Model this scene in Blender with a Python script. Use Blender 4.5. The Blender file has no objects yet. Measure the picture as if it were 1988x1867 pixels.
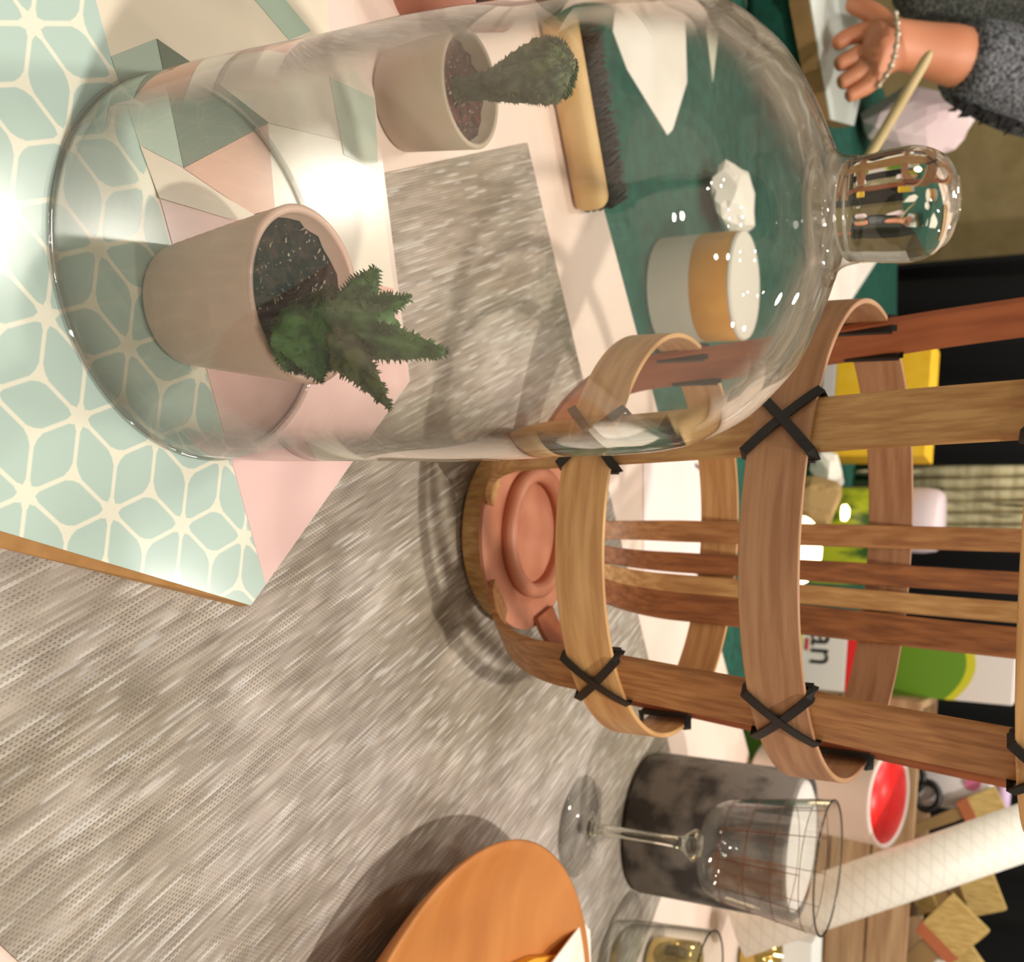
import bpy, bmesh, math, random
from mathutils import Vector, Matrix, Euler
random.seed(7)
SC = bpy.context.scene
COL = SC.collection
PI = math.pi
V = Vector

# ------------------------------------------------------------------ camera (photo taken with the phone turned on its side)
FPX, TH, RO, PX, PY, H = 2072.5, 0.4551, 0.0658, 232.0, 70.0, 0.378
FWD = V((0, math.cos(TH), -math.sin(TH)))
R0 = V((1, 0, 0)); U0 = R0.cross(FWD)
RGT = math.cos(RO) * R0 + math.sin(RO) * U0
UPV = -math.sin(RO) * R0 + math.cos(RO) * U0
CAM = V((0, 0, H))
cd = bpy.data.cameras.new('camera'); cam = bpy.data.objects.new('camera', cd); COL.objects.link(cam)
cd.sensor_fit = 'HORIZONTAL'; cd.sensor_width = 36.0; cd.lens = FPX / 1988 * 36
cd.shift_x = -PY / 1988; cd.shift_y = PX / 1988
cd.clip_start = 0.02; cd.clip_end = 50
m = Matrix.Identity(4)
for i in range(3):
    m[i][0] = UPV[i]; m[i][1] = -RGT[i]; m[i][2] = -FWD[i]; m[i][3] = CAM[i]
cam.matrix_world = m
cd.dof.use_dof = True; cd.dof.focus_distance = 0.47; cd.dof.aperture_fstop = 15
SC.camera = cam

# ------------------------------------------------------------------ world, lamps, exposure
def lin(c):
    return tuple((x / 255 / 12.92 if x / 255 <= 0.04045 else ((x / 255 + 0.055) / 1.055) ** 2.4) for x in c)
w = bpy.data.worlds.new('world'); SC.world = w; w.use_nodes = True
w.node_tree.nodes['Background'].inputs[0].default_value = (*lin((212, 199, 178)), 1)
w.node_tree.nodes['Background'].inputs[1].default_value = 0.55
def lamp(name, loc, power, radius, col=(255, 248, 239), target=None, angle=None):
    t = 'SPOT' if target else 'POINT'
    l = bpy.data.lights.new(name, t); o = bpy.data.objects.new(name, l); COL.objects.link(o)
    l.energy = power; l.shadow_soft_size = radius; l.color = lin(col); o.location = loc
    if target:
        o.rotation_euler = (V(target) - V(loc)).to_track_quat('-Z', 'Y').to_euler()
        l.spot_size = angle; l.spot_blend = 0.6
    return o
lamp('ceiling_spot', (0.62, 0.05, 2.80), 195, 0.05)
lamp('ceiling_spot', (-0.625, 1.27, 1.55), 26, 0.07)
lamp('ceiling_spot', (-0.77, 1.78, 1.70), 11, 0.04)
lamp('ceiling_spot', (-1.02, 2.20, 1.40), 15, 0.06)
lamp('ceiling_spot', (0.10, -0.70, 1.80), 15, 0.06)
lamp('ceiling_spot', (0.95, 1.20, 1.90), 18, 0.05)
lamp('ceiling_spot', (0.10, 2.10, 1.80), 17, 0.05)
for p_ in ((-.32, .35, 2.4), (-.22, .42, 2.45), (-.1, .38, 2.4), (.05, .95, 2.5), (.15, 1.0, 2.5), (.4, 1.5, 2.4), (.5, 1.42, 2.45), (-.55, -.3, 2.3), (-.45, -.36, 2.3)):
    lamp('ceiling_spot', p_, 2.2, 0.02)
SC.view_settings.view_transform = 'Standard'; SC.view_settings.look = 'None'
SC.view_settings.gamma = 1; SC.view_settings.use_curve_mapping = False
SC.view_settings.exposure = 0.0
try:
    SC.cycles.use_denoising = True
    SC.cycles.max_bounces = 24; SC.cycles.transparent_max_bounces = 32; SC.cycles.transmission_bounces = 16
    SC.cycles.caustics_reflective = False; SC.cycles.caustics_refractive = False
    SC.cycles.sample_clamp_indirect = 6
except Exception:
    pass

# ------------------------------------------------------------------ helpers
def ray(px, py):
    return FWD * FPX + RGT * (py - 933.5 - PX) + UPV * (px - 994 - PY)
def at(px, py, z=0.0):
    d = ray(px, py); return CAM + d * ((z - H) / d.z)
def atY(px, py, Y):
    d = ray(px, py); return CAM + d * (Y / d.y)
def dep(p):
    return (V(p) - CAM).dot(FWD)
def mpx(p, n):
    return n * dep(p) / FPX

def nodes(name):
    mt = bpy.data.materials.new(name); mt.use_nodes = True
    return mt, mt.node_tree, mt.node_tree.nodes['Principled BSDF']
MATS = {}
def mat(name, c, rough=0.6, c2=None, scale=30, stretch=(1, 1, 1), rotz=0, detail=3, lo=0.35, hi=0.65, bump=0, coat=0, metal=0, sheen=0, emit=0, spec=0.5):
    if name in MATS: return MATS[name]
    mt, nt, b = nodes(name)
    b.inputs['Roughness'].default_value = rough; b.inputs['Metallic'].default_value = metal
    b.inputs['Coat Weight'].default_value = coat; b.inputs['Sheen Weight'].default_value = sheen
    b.inputs['Specular IOR Level'].default_value = spec
    b.inputs['Base Color'].default_value = (*lin(c), 1)
    if emit:
        b.inputs['Emission Color'].default_value = (*lin(c), 1); b.inputs['Emission Strength'].default_value = emit
    if c2 or bump:
        tc = nt.nodes.new('ShaderNodeTexCoord'); mp = nt.nodes.new('ShaderNodeMapping')
        mp.inputs['Rotation'].default_value = (0, 0, rotz); mp.inputs['Scale'].default_value = stretch
        nz = nt.nodes.new('ShaderNodeTexNoise'); nz.inputs['Scale'].default_value = scale; nz.inputs['Detail'].default_value = detail
        nt.links.new(tc.outputs['Object'], mp.inputs[0]); nt.links.new(mp.outputs[0], nz.inputs['Vector'])
        if c2:
            cr = nt.nodes.new('ShaderNodeValToRGB')
            cr.color_ramp.elements[0].position = lo; cr.color_ramp.elements[1].position = hi
            cr.color_ramp.elements[0].color = (*lin(c), 1); cr.color_ramp.elements[1].color = (*lin(c2), 1)
            nt.links.new(nz.outputs['Fac'], cr.inputs[0]); nt.links.new(cr.outputs[0], b.inputs['Base Color'])
        if bump:
            bp = nt.nodes.new('ShaderNodeBump'); bp.inputs['Strength'].default_value = bump; bp.inputs['Distance'].default_value = 0.002
            nt.links.new(nz.outputs['Fac'], bp.inputs['Height']); nt.links.new(bp.outputs[0], b.inputs['Normal'])
    MATS[name] = mt
    return mt

def thinglass(name, tint=(253, 254, 252), edge=(186, 186, 178), base=0.035, edgepow=3.0, rough=0.0, bend=None):
    mt, nt, b = nodes(name); nt.nodes.remove(b)
    N, L = nt.nodes, nt.links
    lw = N.new('ShaderNodeLayerWeight'); lw.inputs['Blend'].default_value = 0.5
    def pw(p):
        q = N.new('ShaderNodeMath'); q.operation = 'POWER'; q.inputs[1].default_value = p; L.new(lw.outputs['Facing'], q.inputs[0]); return q
    p5 = pw(5.0); mul = N.new('ShaderNodeMath'); mul.operation = 'MULTIPLY_ADD'; mul.inputs[1].default_value = 0.75; mul.inputs[2].default_value = base
    L.new(p5.outputs[0], mul.inputs[0])
    p3 = pw(edgepow); mc = N.new('ShaderNodeMix'); mc.data_type = 'RGBA'
    mc.inputs[6].default_value = (*lin(tint), 1); mc.inputs[7].default_value = (*lin(edge), 1); L.new(p3.outputs[0], mc.inputs[0])
    tr = N.new('ShaderNodeBsdfTransparent'); L.new(mc.outputs[2], tr.inputs[0])
    through = tr.outputs[0]
    if bend:                                     # grazing light is bent by the wall, steep light goes straight through
        rf = N.new('ShaderNodeBsdfRefraction'); rf.inputs['IOR'].default_value = 1.45; rf.inputs['Roughness'].default_value = 0.0; L.new(mc.outputs[2], rf.inputs[0])
        mr = N.new('ShaderNodeMapRange'); mr.interpolation_type = 'SMOOTHSTEP'; mr.inputs[1].default_value = bend[0]; mr.inputs[2].default_value = bend[1]
        L.new(lw.outputs['Facing'], mr.inputs[0]); m2 = N.new('ShaderNodeMixShader'); L.new(mr.outputs[0], m2.inputs[0]); L.new(tr.outputs[0], m2.inputs[1]); L.new(rf.outputs[0], m2.inputs[2]); through = m2.outputs[0]
    gl = N.new('ShaderNodeBsdfGlossy'); gl.inputs['Roughness'].default_value = rough
    mx = N.new('ShaderNodeMixShader'); L.new(mul.outputs[0], mx.inputs[0]); L.new(through, mx.inputs[1]); L.new(gl.outputs[0], mx.inputs[2])
    L.new(mx.outputs[0], N['Material Output'].inputs[0])
    return mt
def solidglass(name, col=(250, 250, 246)):
    mt, nt, b = nodes(name); nt.nodes.remove(b)
    g = nt.nodes.new('ShaderNodeBsdfGlass'); g.inputs['IOR'].default_value = 1.48; g.inputs['Roughness'].default_value = 0.0
    g.inputs['Color'].default_value = (*lin(col), 1); nt.links.new(g.outputs[0], nt.nodes['Material Output'].inputs[0])
    return mt

def thing(name, loc, label, cat, group=None, rot=(0, 0, 0)):
    o = bpy.data.objects.new(name, None); COL.objects.link(o); o.location = loc; o.rotation_euler = rot
    o.empty_display_size = 0.02
    o['label'] = label; o['category'] = cat
    if group: o['group'] = group
    return o
def tag(o, label, cat, group=None):
    o['label'] = label; o['category'] = cat
    if group: o['group'] = group
    return o
def obj(name, bm, mt, parent=None, smooth=False, loc=None, world=True):
    """link a bmesh as one mesh object; with world=True its vertices are world points and are made local to parent / loc"""
    base = V((0, 0, 0))
    if parent is not None:
        pr = parent
        while pr is not None: base += pr.location; pr = pr.parent
    if loc is not None: base = V(loc)
    if world:
        for v in bm.verts: v.co -= base
    bmesh.ops.recalc_face_normals(bm, faces=bm.faces)
    me = bpy.data.meshes.new(name); bm.to_mesh(me); bm.free()
    if mt: me.materials.append(mt)
    if smooth:
        for p in me.polygons: p.use_smooth = True
    o = bpy.data.objects.new(name, me); COL.objects.link(o)
    if parent is not None: o.parent = parent
    if loc is not None: o.location = loc
    return o
def smooth_angle(o, deg=35):
    me = o.data
    for p in me.polygons: p.use_smooth = True
    bm = bmesh.new(); bm.from_mesh(me)
    for e in bm.edges:
        if len(e.link_faces) == 2 and e.calc_face_angle(0) > math.radians(deg): e.smooth = False
    bm.to_mesh(me); bm.free()
    return o

def lathe(bm, prof, c=(0, 0, 0), seg=64, close=False, rib=None):
    """prof: list of (r, z); rotates about z through c"""
    rings = []
    for r, z in prof:
        if r < 1e-6:
            rings.append([bm.verts.new((c[0], c[1], c[2] + z))]); continue
        ring = []
        for k in range(seg):
            a = 2 * PI * k / seg; rr = r * (rib(a, z) if rib else 1)
            ring.append(bm.verts.new((c[0] + rr * math.cos(a), c[1] + rr * math.sin(a), c[2] + z)))
        rings.append(ring)
    pairs = list(zip(rings, rings[1:])) + ([(rings[-1], rings[0])] if close else [])
    for A, B in pairs:
        for k in range(seg):
            a0, a1 = A[k % len(A)], A[(k + 1) % len(A)]; b0, b1 = B[k % len(B)], B[(k + 1) % len(B)]
            f = [a0]
            for q in (a1, b1, b0):
                if q not in f: f.append(q)
            if len(f) > 2:
                try: bm.faces.new(f)
                except ValueError: pass
    return bm
def curve_pts(pts, n):
    """Catmull-Rom through pts"""
    P = [V(p) for p in pts]; P = [2 * P[0] - P[1]] + P + [2 * P[-1] - P[-2]]; out = []
    m_ = len(P) - 3
    for i in range(m_):
        for k in range(n):
            t = k / n; p0, p1, p2, p3 = P[i:i + 4]
            out.append(0.5 * ((2 * p1) + (-p0 + p2) * t + (2 * p0 - 5 * p1 + 4 * p2 - p3) * t * t + (-p0 + 3 * p1 - 3 * p2 + p3) * t ** 3))
    out.append(P[-2]); return out
def tube(bm, pts, rad, seg=10, cap=True, flat=None, rib=None):
    """round (or flattened) tube along pts; rad number or list"""
    P = [V(p) for p in pts]; n = len(P); R = rad if isinstance(rad, (list, tuple)) else [rad] * n
    up = V((0, 0, 1)); rings = []; prev = None
    for i in range(n):
        t = (P[min(i + 1, n - 1)] - P[max(i - 1, 0)]).normalized()
        if prev is None:
            a = t.cross(up if abs(t.z) < 0.9 else V((0, 1, 0))).normalized()
        else:
            a = (prev - t * prev.dot(t)).normalized()
        prev = a; b = t.cross(a); ring = []
        for k in range(seg):
            g = 2 * PI * k / seg; rr = R[i] * (rib(g, i / max(1, n - 1)) if rib else 1)
            fb = flat if flat else 1
            ring.append(bm.verts.new(P[i] + a * (rr * math.cos(g)) + b * (rr * fb * math.sin(g))))
        rings.append(ring)
    for A, B in zip(rings, rings[1:]):
        for k in range(seg): bm.faces.new((A[k], A[(k + 1) % seg], B[(k + 1) % seg], B[k]))
    if cap:
        for ring in (rings[0], rings[-1]):
            c = bm.verts.new(sum((v.co for v in ring), V()) / seg)
            for k in range(seg): bm.faces.new((ring[k], ring[(k + 1) % seg], c))
    return bm
def prism(bm, poly, z0, z1):
    lo = [bm.verts.new((p[0], p[1], z0)) for p in poly]; hi = [bm.verts.new((p[0], p[1], z1)) for p in poly]
    bm.faces.new(lo[::-1]); bm.faces.new(hi); n = len(poly)
    for k in range(n): bm.faces.new((lo[k], lo[(k + 1) % n], hi[(k + 1) % n], hi[k]))
    return bm
def box(bm, c, size, rot=None, bev=0):
    mt = Matrix.Translation(V(c)) @ (rot.to_matrix().to_4x4() if rot else Matrix.Identity(4)) @ Matrix.Diagonal((*size, 1))
    r = bmesh.ops.create_cube(bm, size=1, matrix=mt)
    if bev:
        es = list({e for v in r['verts'] for e in v.link_edges})
        bmesh.ops.bevel(bm, geom=es, offset=bev, segments=3, affect='EDGES', profile=0.5)
    return bm
def ribbon(bm, L, Rr, nrm, thick):
    """strip between polylines L and Rr, given outward normals, with thickness inward"""
    n = len(L); q = []
    for i in range(n):
        a, b, k = V(L[i]), V(Rr[i]), V(nrm[i]) * thick
        q.append([bm.verts.new(x) for x in (a, b, b - k, a - k)])
    for A, B in zip(q, q[1:]):
        for k in range(4): bm.faces.new((A[k], A[(k + 1) % 4], B[(k + 1) % 4], B[k]))
    bm.faces.new(q[0]); bm.faces.new(q[-1][::-1])
    return bm
def BM(): return bmesh.new()

# ------------------------------------------------------------------ materials used widely
bamboo = mat('bamboo', (176, 128, 76), 0.5, (206, 164, 106), 34, (8, 8, 0.4), bump=0.12)
bamboo_dark = mat('bamboo_dark', (128, 78, 44), 0.5, (165, 106, 62), 34, (8, 8, 0.4), bump=0.12)
bamboo_mid = mat('bamboo_mid', (150, 100, 58), 0.5, (184, 134, 84), 34, (8, 8, 0.4), bump=0.12)
bamboo_red_shaded = mat('bamboo_red_shaded', (134, 70, 38), 0.5, (160, 92, 54), 20, (3, 3, 0.8), bump=0.1)  # darker red copy of the bamboo, shade of the inner slat faces painted in
bamboo_hoop = mat('bamboo_hoop', (190, 140, 88), 0.45, (216, 172, 114), 20, (0.8, 0.8, 10), bump=0.12)
bamboo_grey = mat('bamboo_grey', (158, 112, 78), 0.5, (182, 138, 100), 20, (0.8, 0.8, 10), bump=0.12)
black_cord = mat('black_cord', (22, 20, 18), 0.5)
white_paper = mat('white_paper', (238, 230, 216), 0.7, (248, 242, 232), 12)
glass_thin = thinglass('clear_thin_glass', (254, 254, 253), (226, 225, 219), 0.045, 3.0, bend=(0.52, 0.92))
glass_solid = solidglass('clear_solid_glass')

# ------------------------------------------------------------------ setting
fl = obj('floor', box(BM(), (0, 2, -0.83), (12, 12, 0.1)), mat('floor_olive', (96, 84, 54), 0.8, (112, 98, 66), 40)); fl['kind'] = 'structure'
wb = obj('wall_back', box(BM(), (0, 4.05, 0.6), (12, 0.1, 2.8)), mat('wall_olive', (152, 134, 88), 0.85, (166, 148, 104), 14)); wb['kind'] = 'structure'

# black curtain right of the olive wall
bm = BM(); n = 160; top = []; bot = []
for i in range(n + 1):
    t = i / n; x = -1.10 + 3.6 * t; y = 3.35 + 0.03 * math.sin(t * 150) + 0.015 * math.sin(t * 61)
    rag = 0.03 * random.random() if i < 6 else 0
    bot.append(bm.verts.new((x - 0.02 - rag + (0.05 if i == 0 else 0), y, -0.76))); top.append(bm.verts.new((x, y, 1.6)))
for i in range(n): bm.faces.new((bot[i], bot[i + 1], top[i + 1], top[i]))
o = obj('black_curtain', bm, mat('black_cloth', (9, 9, 8), 0.95), loc=(0.7, 3.35, -0.76), smooth=True)
sol = o.modifiers.new('thickness', 'SOLIDIFY'); sol.thickness = 0.004
tag(o, 'black pleated curtain hanging in front of the olive wall', 'curtain')

# white craft table, turned 45 degrees
E1 = V((0.666, 0.746, 0)); E2 = V((0.746, -0.666, 0)); O = V((-0.33, 0.838, 0))
tb = thing('craft_table', (0.2, 0.5, -0.78), 'white topped craft table under the grey runner and the glass dome', 'table')
poly = [O + E1 * a + E2 * b for a, b in ((-1.3, 0), (1.6, 0), (1.6, 1.25), (-1.3, 1.25))]
obj('tabletop', prism(BM(), poly, -0.028, 0.0), mat('table_white', (232, 208, 192), 0.5, (240, 220, 206), 6), tb)
for a, b in ((-1.2, 0.08), (1.5, 0.08), (1.5, 1.17), (-1.2, 1.17)):
    p = O + E1 * a + E2 * b
    obj('leg', box(BM(), (p.x, p.y, -0.404), (0.05, 0.05, 0.752)), MATS['table_white'], tb)

# table beyond, with a teal cloth
tt = thing('far_table', (-0.5, 1.6, -0.78), 'table standing beyond the white craft table under teal cloth', 'table')
q = [at(1195, -900, -0.05), O + E1 * -0.9 + E2 * -0.012, O + E1 * 1.7 + E2 * -0.012, V((1.6, 2.75, 0)), V((-0.9, 2.62, 0)), V((-2.4, 2.3, 0))]
q = [O + E1 * -0.95 + E2 * -0.012, O + E1 * 1.9 + E2 * -0.012, V((1.4, 2.72, 0)), V((-0.72, 2.60, 0)), V((-1.10, 2.46, 0)), V((-1.06, 1.2, 0)), V((-0.98, 0.32, 0))]
obj('tabletop', prism(BM(), q, -0.075, -0.0335), mat('far_table_wood', (120, 96, 66), 0.6), tt)
for p in ((-1.0, 1.3), (-1.0, 2.3), (1.1, 2.55), (0.6, 2.0)):
    obj('leg', box(BM(), (p[0], p[1], -0.43), (0.05, 0.05, 0.71)), MATS['far_table_wood'], tt)
cc = sum(q, V()) / len(q)
qc = [cc + (p - cc) * 0.995 for p in q]
o = obj('teal_cloth', prism(BM(), qc, -0.0335, -0.030), mat('teal_cloth', (2, 66, 52), 0.85, (8, 84, 68), 60, bump=0.2), loc=(*cc.xy, -0.0335))
tag(o, 'deep teal green cloth spread over the far table', 'cloth')

# ------------------------------------------------------------------ grey woven runner
WEAVE_DEG = 117.0
def weave_material():
    mt, nt, b = nodes('grey_weave'); N, L = nt.nodes, nt.links
    b.inputs['Roughness'].default_value = 0.85; b.inputs['Specular IOR Level'].default_value = 0.2
    tc = N.new('ShaderNodeTexCoord')
    def noise(scale, st, det, rot=math.radians(42)):
        mp = N.new('ShaderNodeMapping'); mp.vector_type = 'TEXTURE'; mp.inputs['Rotation'].default_value = (0, 0, rot)
        mp.inputs['Scale'].default_value = (1 / st[0], 1 / st[1], 1)
        nz = N.new('ShaderNodeTexNoise'); nz.inputs['Scale'].default_value = scale; nz.inputs['Detail'].default_value = det
        L.new(tc.outputs['Object'], mp.inputs[0]); L.new(mp.outputs[0], nz.inputs['Vector']); return nz.outputs['Fac']
    def ramp(src, lo, hi, c0, c1):
        r = N.new('ShaderNodeValToRGB'); r.color_ramp.elements[0].position = lo; r.color_ramp.elements[1].position = hi
        r.color_ramp.elements[0].color = (*c0, 1); r.color_ramp.elements[1].color = (*c1, 1); L.new(src, r.inputs[0]); return r.outputs[0]
    def mix(a, b_, f, mode='MIX'):
        x = N.new('ShaderNodeMix'); x.data_type = 'RGBA'; x.blend_type = mode
        if isinstance(f, float): x.inputs[0].default_value = f
        else: L.new(f, x.inputs[0])
        for i, s in ((6, a), (7, b_)):
            if isinstance(s, tuple): x.inputs[i].default_value = (*s, 1)
            else: L.new(s, x.inputs[i])
        return x.outputs[2]
    # v runs along the threads, u across them
    A0 = math.radians(WEAVE_DEG)
    def dot(vx, vy):
        x = N.new('ShaderNodeVectorMath'); x.operation = 'DOT_PRODUCT'; x.inputs[1].default_value = (vx, vy, 0); L.new(tc.outputs['Object'], x.inputs[0]); return x.outputs['Value']
    def ma(op, a, b_=None):
        x = N.new('ShaderNodeMath'); x.operation = op
        for i, q in enumerate((a, b_)):
            if q is None: continue
            if isinstance(q, (int, float)): x.inputs[i].default_value = q
            else: L.new(q, x.inputs[i])
        return x.outputs[0]
    def noise2(x_, y_, det):
        cb = N.new('ShaderNodeCombineXYZ'); L.new(x_, cb.inputs[0]); L.new(y_, cb.inputs[1])
        nz = N.new('ShaderNodeTexNoise'); nz.inputs['Scale'].default_value = 1; nz.inputs['Detail'].default_value = det; L.new(cb.outputs[0], nz.inputs['Vector']); return nz.outputs['Fac']
    u, v = dot(-math.sin(A0), math.cos(A0)), dot(math.cos(A0), math.sin(A0))
    U = ma('MULTIPLY', u, 1 / 0.00175); idx = ma('FLOOR', U); fu = ma('FRACT', U)
    Vv = ma('ADD', ma('MULTIPLY', v, 1 / 0.0028), ma('MULTIPLY', idx, 0.5)); fv = ma('FRACT', Vv)
    thread = noise2(ma('MULTIPLY', idx, 7.31), ma('MULTIPLY', v, 24), 1.5)
    thread2 = noise2(ma('MULTIPLY', idx, 3.17), ma('ADD', ma('MULTIPLY', v, 26), 40), 1.0)
    cloud = noise2(ma('MULTIPLY', u, 30), ma('MULTIPLY', v, 14), 3); big = noise2(ma('MULTIPLY', u, 5.5), ma('MULTIPLY', v, 4), 2)
    base = ramp(cloud, 0.34, 0.66, lin((168, 160, 150)), lin((196, 189, 182)))
    base = mix(base, ramp(big, 0.35, 0.65, lin((208, 202, 186)), lin((240, 236, 234))), 1.0, 'MULTIPLY')
    c = mix(base, ramp(thread, 0.34, 0.70, lin((120, 114, 106)), lin((255, 254, 252))), 0.34, 'OVERLAY')
    c = mix(c, lin((232, 228, 222)), ramp(thread2, 0.57, 0.66, (0, 0, 0), (0.42, 0.42, 0.42)))
    gap = ma('MULTIPLY', ramp(fu, 0.62, 0.80, (0, 0, 0), (1, 1, 1)), ramp(ma('ABSOLUTE', ma('SUBTRACT', fv, 0.5)), 0.30, 0.16, (0, 0, 0), (1, 1, 1)) if False else ma('LESS_THAN', fv, 0.5))
    spots = ma('MULTIPLY', gap, ramp(noise2(ma('MULTIPLY', u, 70), ma('MULTIPLY', v, 30), 2), 0.36, 0.62, (0.15, 0.15, 0.15), (0.80, 0.80, 0.80)))
    c = mix(c, lin((96, 84, 70)), spots)
    L.new(c, b.inputs['Base Color'])
    bp = N.new('ShaderNodeBump'); bp.inputs['Strength'].default_value = 0.4; bp.inputs['Distance'].default_value = 0.0006; bp.invert = True
    L.new(spots, bp.inputs['Height']); L.new(bp.outputs[0], b.inputs['Normal'])
    return mt
rp = [(-0.333, 0.685), (-0.035, 0.112), (0.157, 0.297), (0.62, 0.74), (0.25, 1.16), (0.205, 1.135)]
o = obj('table_runner', prism(BM(), rp, 0.0, 0.0016), weave_material(), loc=(0.1, 0.6, 0.0))
tag(o, 'grey mottled woven runner lying on the white craft table', 'runner')

# ------------------------------------------------------------------ board covered with printed papers
BZ = 0.008
bd = thing('paper_board', (-0.2, 0.33, 0.0016), 'board covered in mint patterned and pastel paper under the glass dome', 'board')
ol = [V((-0.045, 0.10, 0)), V((-0.013, 0.275, 0)), V((0.012, 0.417, 0)), V((-0.128, 0.544, 0)), V((-0.279, 0.490, 0)), V((-0.36, 0.44, 0)), V((-0.52, 0.33, 0)), V((-0.36, 0.06, 0))]
bm = prism(BM(), ol, 0.0018, BZ); bm.verts.ensure_lookup_table()
for k_, d_ in ((0, .0075), (1, .0058), (2, .0015)): bm.verts[k_].co += V((.985, -.17, 0)) * d_
obj('board_core', bm, mat('board_edge', (176, 128, 74), 0.6, (190, 142, 88), 80), bd)
def mint_material():
    mt, nt, b = nodes('mint_print'); N, L = nt.nodes, nt.links
    tc = N.new('ShaderNodeTexCoord')
    Lc, rot, t = 0.04118, 1.5176, V((-0.028, 0.2847, 0)) - bd.location
    mp = N.new('ShaderNodeMapping'); mp.vector_type = 'TEXTURE'
    mp.inputs['Location'].default_value = (t.x, t.y, 0); mp.inputs['Rotation'].default_value = (0, 0, rot); mp.inputs['Scale'].default_value = (Lc, Lc, 1)
    fl_ = N.new('ShaderNodeVectorMath'); fl_.operation = 'MULTIPLY'; fl_.inputs[1].default_value = (1, 1, 0)
    L.new(tc.outputs['Object'], mp.inputs[0]); L.new(mp.outputs[0], fl_.inputs[0])
    h = (0.5, math.sqrt(3) / 2, 1)
    def wrap(src):
        x = N.new('ShaderNodeVectorMath'); x.operation = 'WRAP'; x.inputs[1].default_value = h; x.inputs[2].default_value = (-h[0], -h[1], -1); L.new(src, x.inputs[0]); return x.outputs[0]
    A = wrap(fl_.outputs[0])
    sh = N.new('ShaderNodeVectorMath'); sh.operation = 'SUBTRACT'; sh.inputs[1].default_value = (0.5, math.sqrt(3) / 2, 0); L.new(fl_.outputs[0], sh.inputs[0])
    B = wrap(sh.outputs[0])
    def ln(v):
        x = N.new('ShaderNodeVectorMath'); x.operation = 'LENGTH'; L.new(v, x.inputs[0]); return x.outputs['Value']
    def ma(op, a, b_=None, c=None):
        x = N.new('ShaderNodeMath'); x.operation = op
        for i, s in enumerate((a, b_, c)):
            if s is None: continue
            if isinstance(s, (int, float)): x.inputs[i].default_value = s
            else: L.new(s, x.inputs[i])
        return x.outputs[0]
    la, lb = ln(A), ln(B); ls = ma('LESS_THAN', la, lb)
    g = N.new('ShaderNodeMix'); g.data_type = 'VECTOR'; L.new(ls, g.inputs[0]); L.new(B, g.inputs[4]); L.new(A, g.inputs[5])
    sp = N.new('ShaderNodeSeparateXYZ'); L.new(g.outputs[1], sp.inputs[0])
    r = ln(g.outputs[1]); ang = ma('ARCTAN2', sp.outputs[1], sp.outputs[0])
    md = ma('SUBTRACT', ma('FLOORED_MODULO', ang, PI / 3), PI / 6)
    d = ma('MULTIPLY', r, ma('ABSOLUTE', ma('SINE', md)))
    w1 = ma('MAXIMUM', 0.0, ma('SUBTRACT', 0.075, ma('MULTIPLY', r, 0.5)))
    w2 = ma('MAXIMUM', 0.0, ma('SUBTRACT', 0.045, ma('MULTIPLY', ma('SUBTRACT', 0.5774, ma('MULTIPLY', r, ma('COSINE', md))), 0.40)))
    wd = ma('ADD', 0.021, ma('ADD', w1, w2))
    mk = N.new('ShaderNodeMapRange'); L.new(ma('SUBTRACT', d, wd), mk.inputs[0]); mk.inputs[1].default_value = 0.010; mk.inputs[2].default_value = -0.006
    mc = N.new('ShaderNodeMix'); mc.data_type = 'RGBA'; mc.inputs[6].default_value = (*lin((186, 208, 198)), 1); mc.inputs[7].default_value = (*lin((236, 234, 214)), 1)
    L.new(mk.outputs[0], mc.inputs[0]); L.new(mc.outputs[2], b.inputs['Base Color'])
    b.inputs['Roughness'].default_value = 0.17
    return mt
def sheet(name, pts, layer, mt, world=False):
    z = BZ + 0.0003 * (layer + 1)
    P = [p if isinstance(p, Vector) else at(p[0], p[1], z) for p in pts]
    return obj(name, prism(BM(), P, z - 0.0003, z), mt, bd)
pm = dict(rough=0.17)
sheet('base_paper', [v.copy() for v in ol], 0, mat('base_paper', (232, 214, 202), **pm))
sheet('mint_paper', [V((-0.045, 0.10, 0)), (0, 1030), (487, 1175), (516, 1134), (275, 280), (216, 110), (186, 0), V((-0.25, 0.285, 0)), V((-0.40, 0.25, 0)), V((-0.355, 0.065, 0))], 1, mint_material())
sheet('pink_paper', [(516, 1134), (794, 738), (768, 585), (492, 414), (310, 382)], 1, mat('pink_paper', (236, 200, 194), **pm))
sheet('white_paper_sheet', [(186, 0), (216, 110), (305, 75), (367, 118), (640, 66), V((-0.33, 0.44, 0)), V((-0.30, 0.37, 0))], 1, mat('cream_paper', (232, 220, 198), **pm))
sheet('mint_strip', [(485, -12), (545, -12), (604, 60), (562, 78)], 2, mat('mint_plain', (178, 198, 178), **pm))
sheet('plain_mint_triangle', [(216, 110), (305, 75), (357, 325), (272, 282)], 2, mat('mint_plain2', (176, 192, 176), **pm))
sheet('grey_green_triangle', [(305, 75), (357, 325), (522, 238), (367, 118)], 3, mat('grey_green', (120, 128, 112), **pm))
sheet('salmon_triangle', [(357, 326), (520, 240), (534, 404), (492, 418)], 2, mat('salmon_paper', (216, 172, 150), **pm))
sheet('cream_triangle', [(272, 282), (310, 384), (450, 426), (500, 420)], 3, mat('cream_paper2', (224, 210, 190), **pm))
sheet('cream_wedge', [(520, 239), (534, 404), (492, 416), (768, 585), (744, 400), (733, 290)], 2, mat('cream_paper3', (240, 232, 214), **pm))
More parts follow.
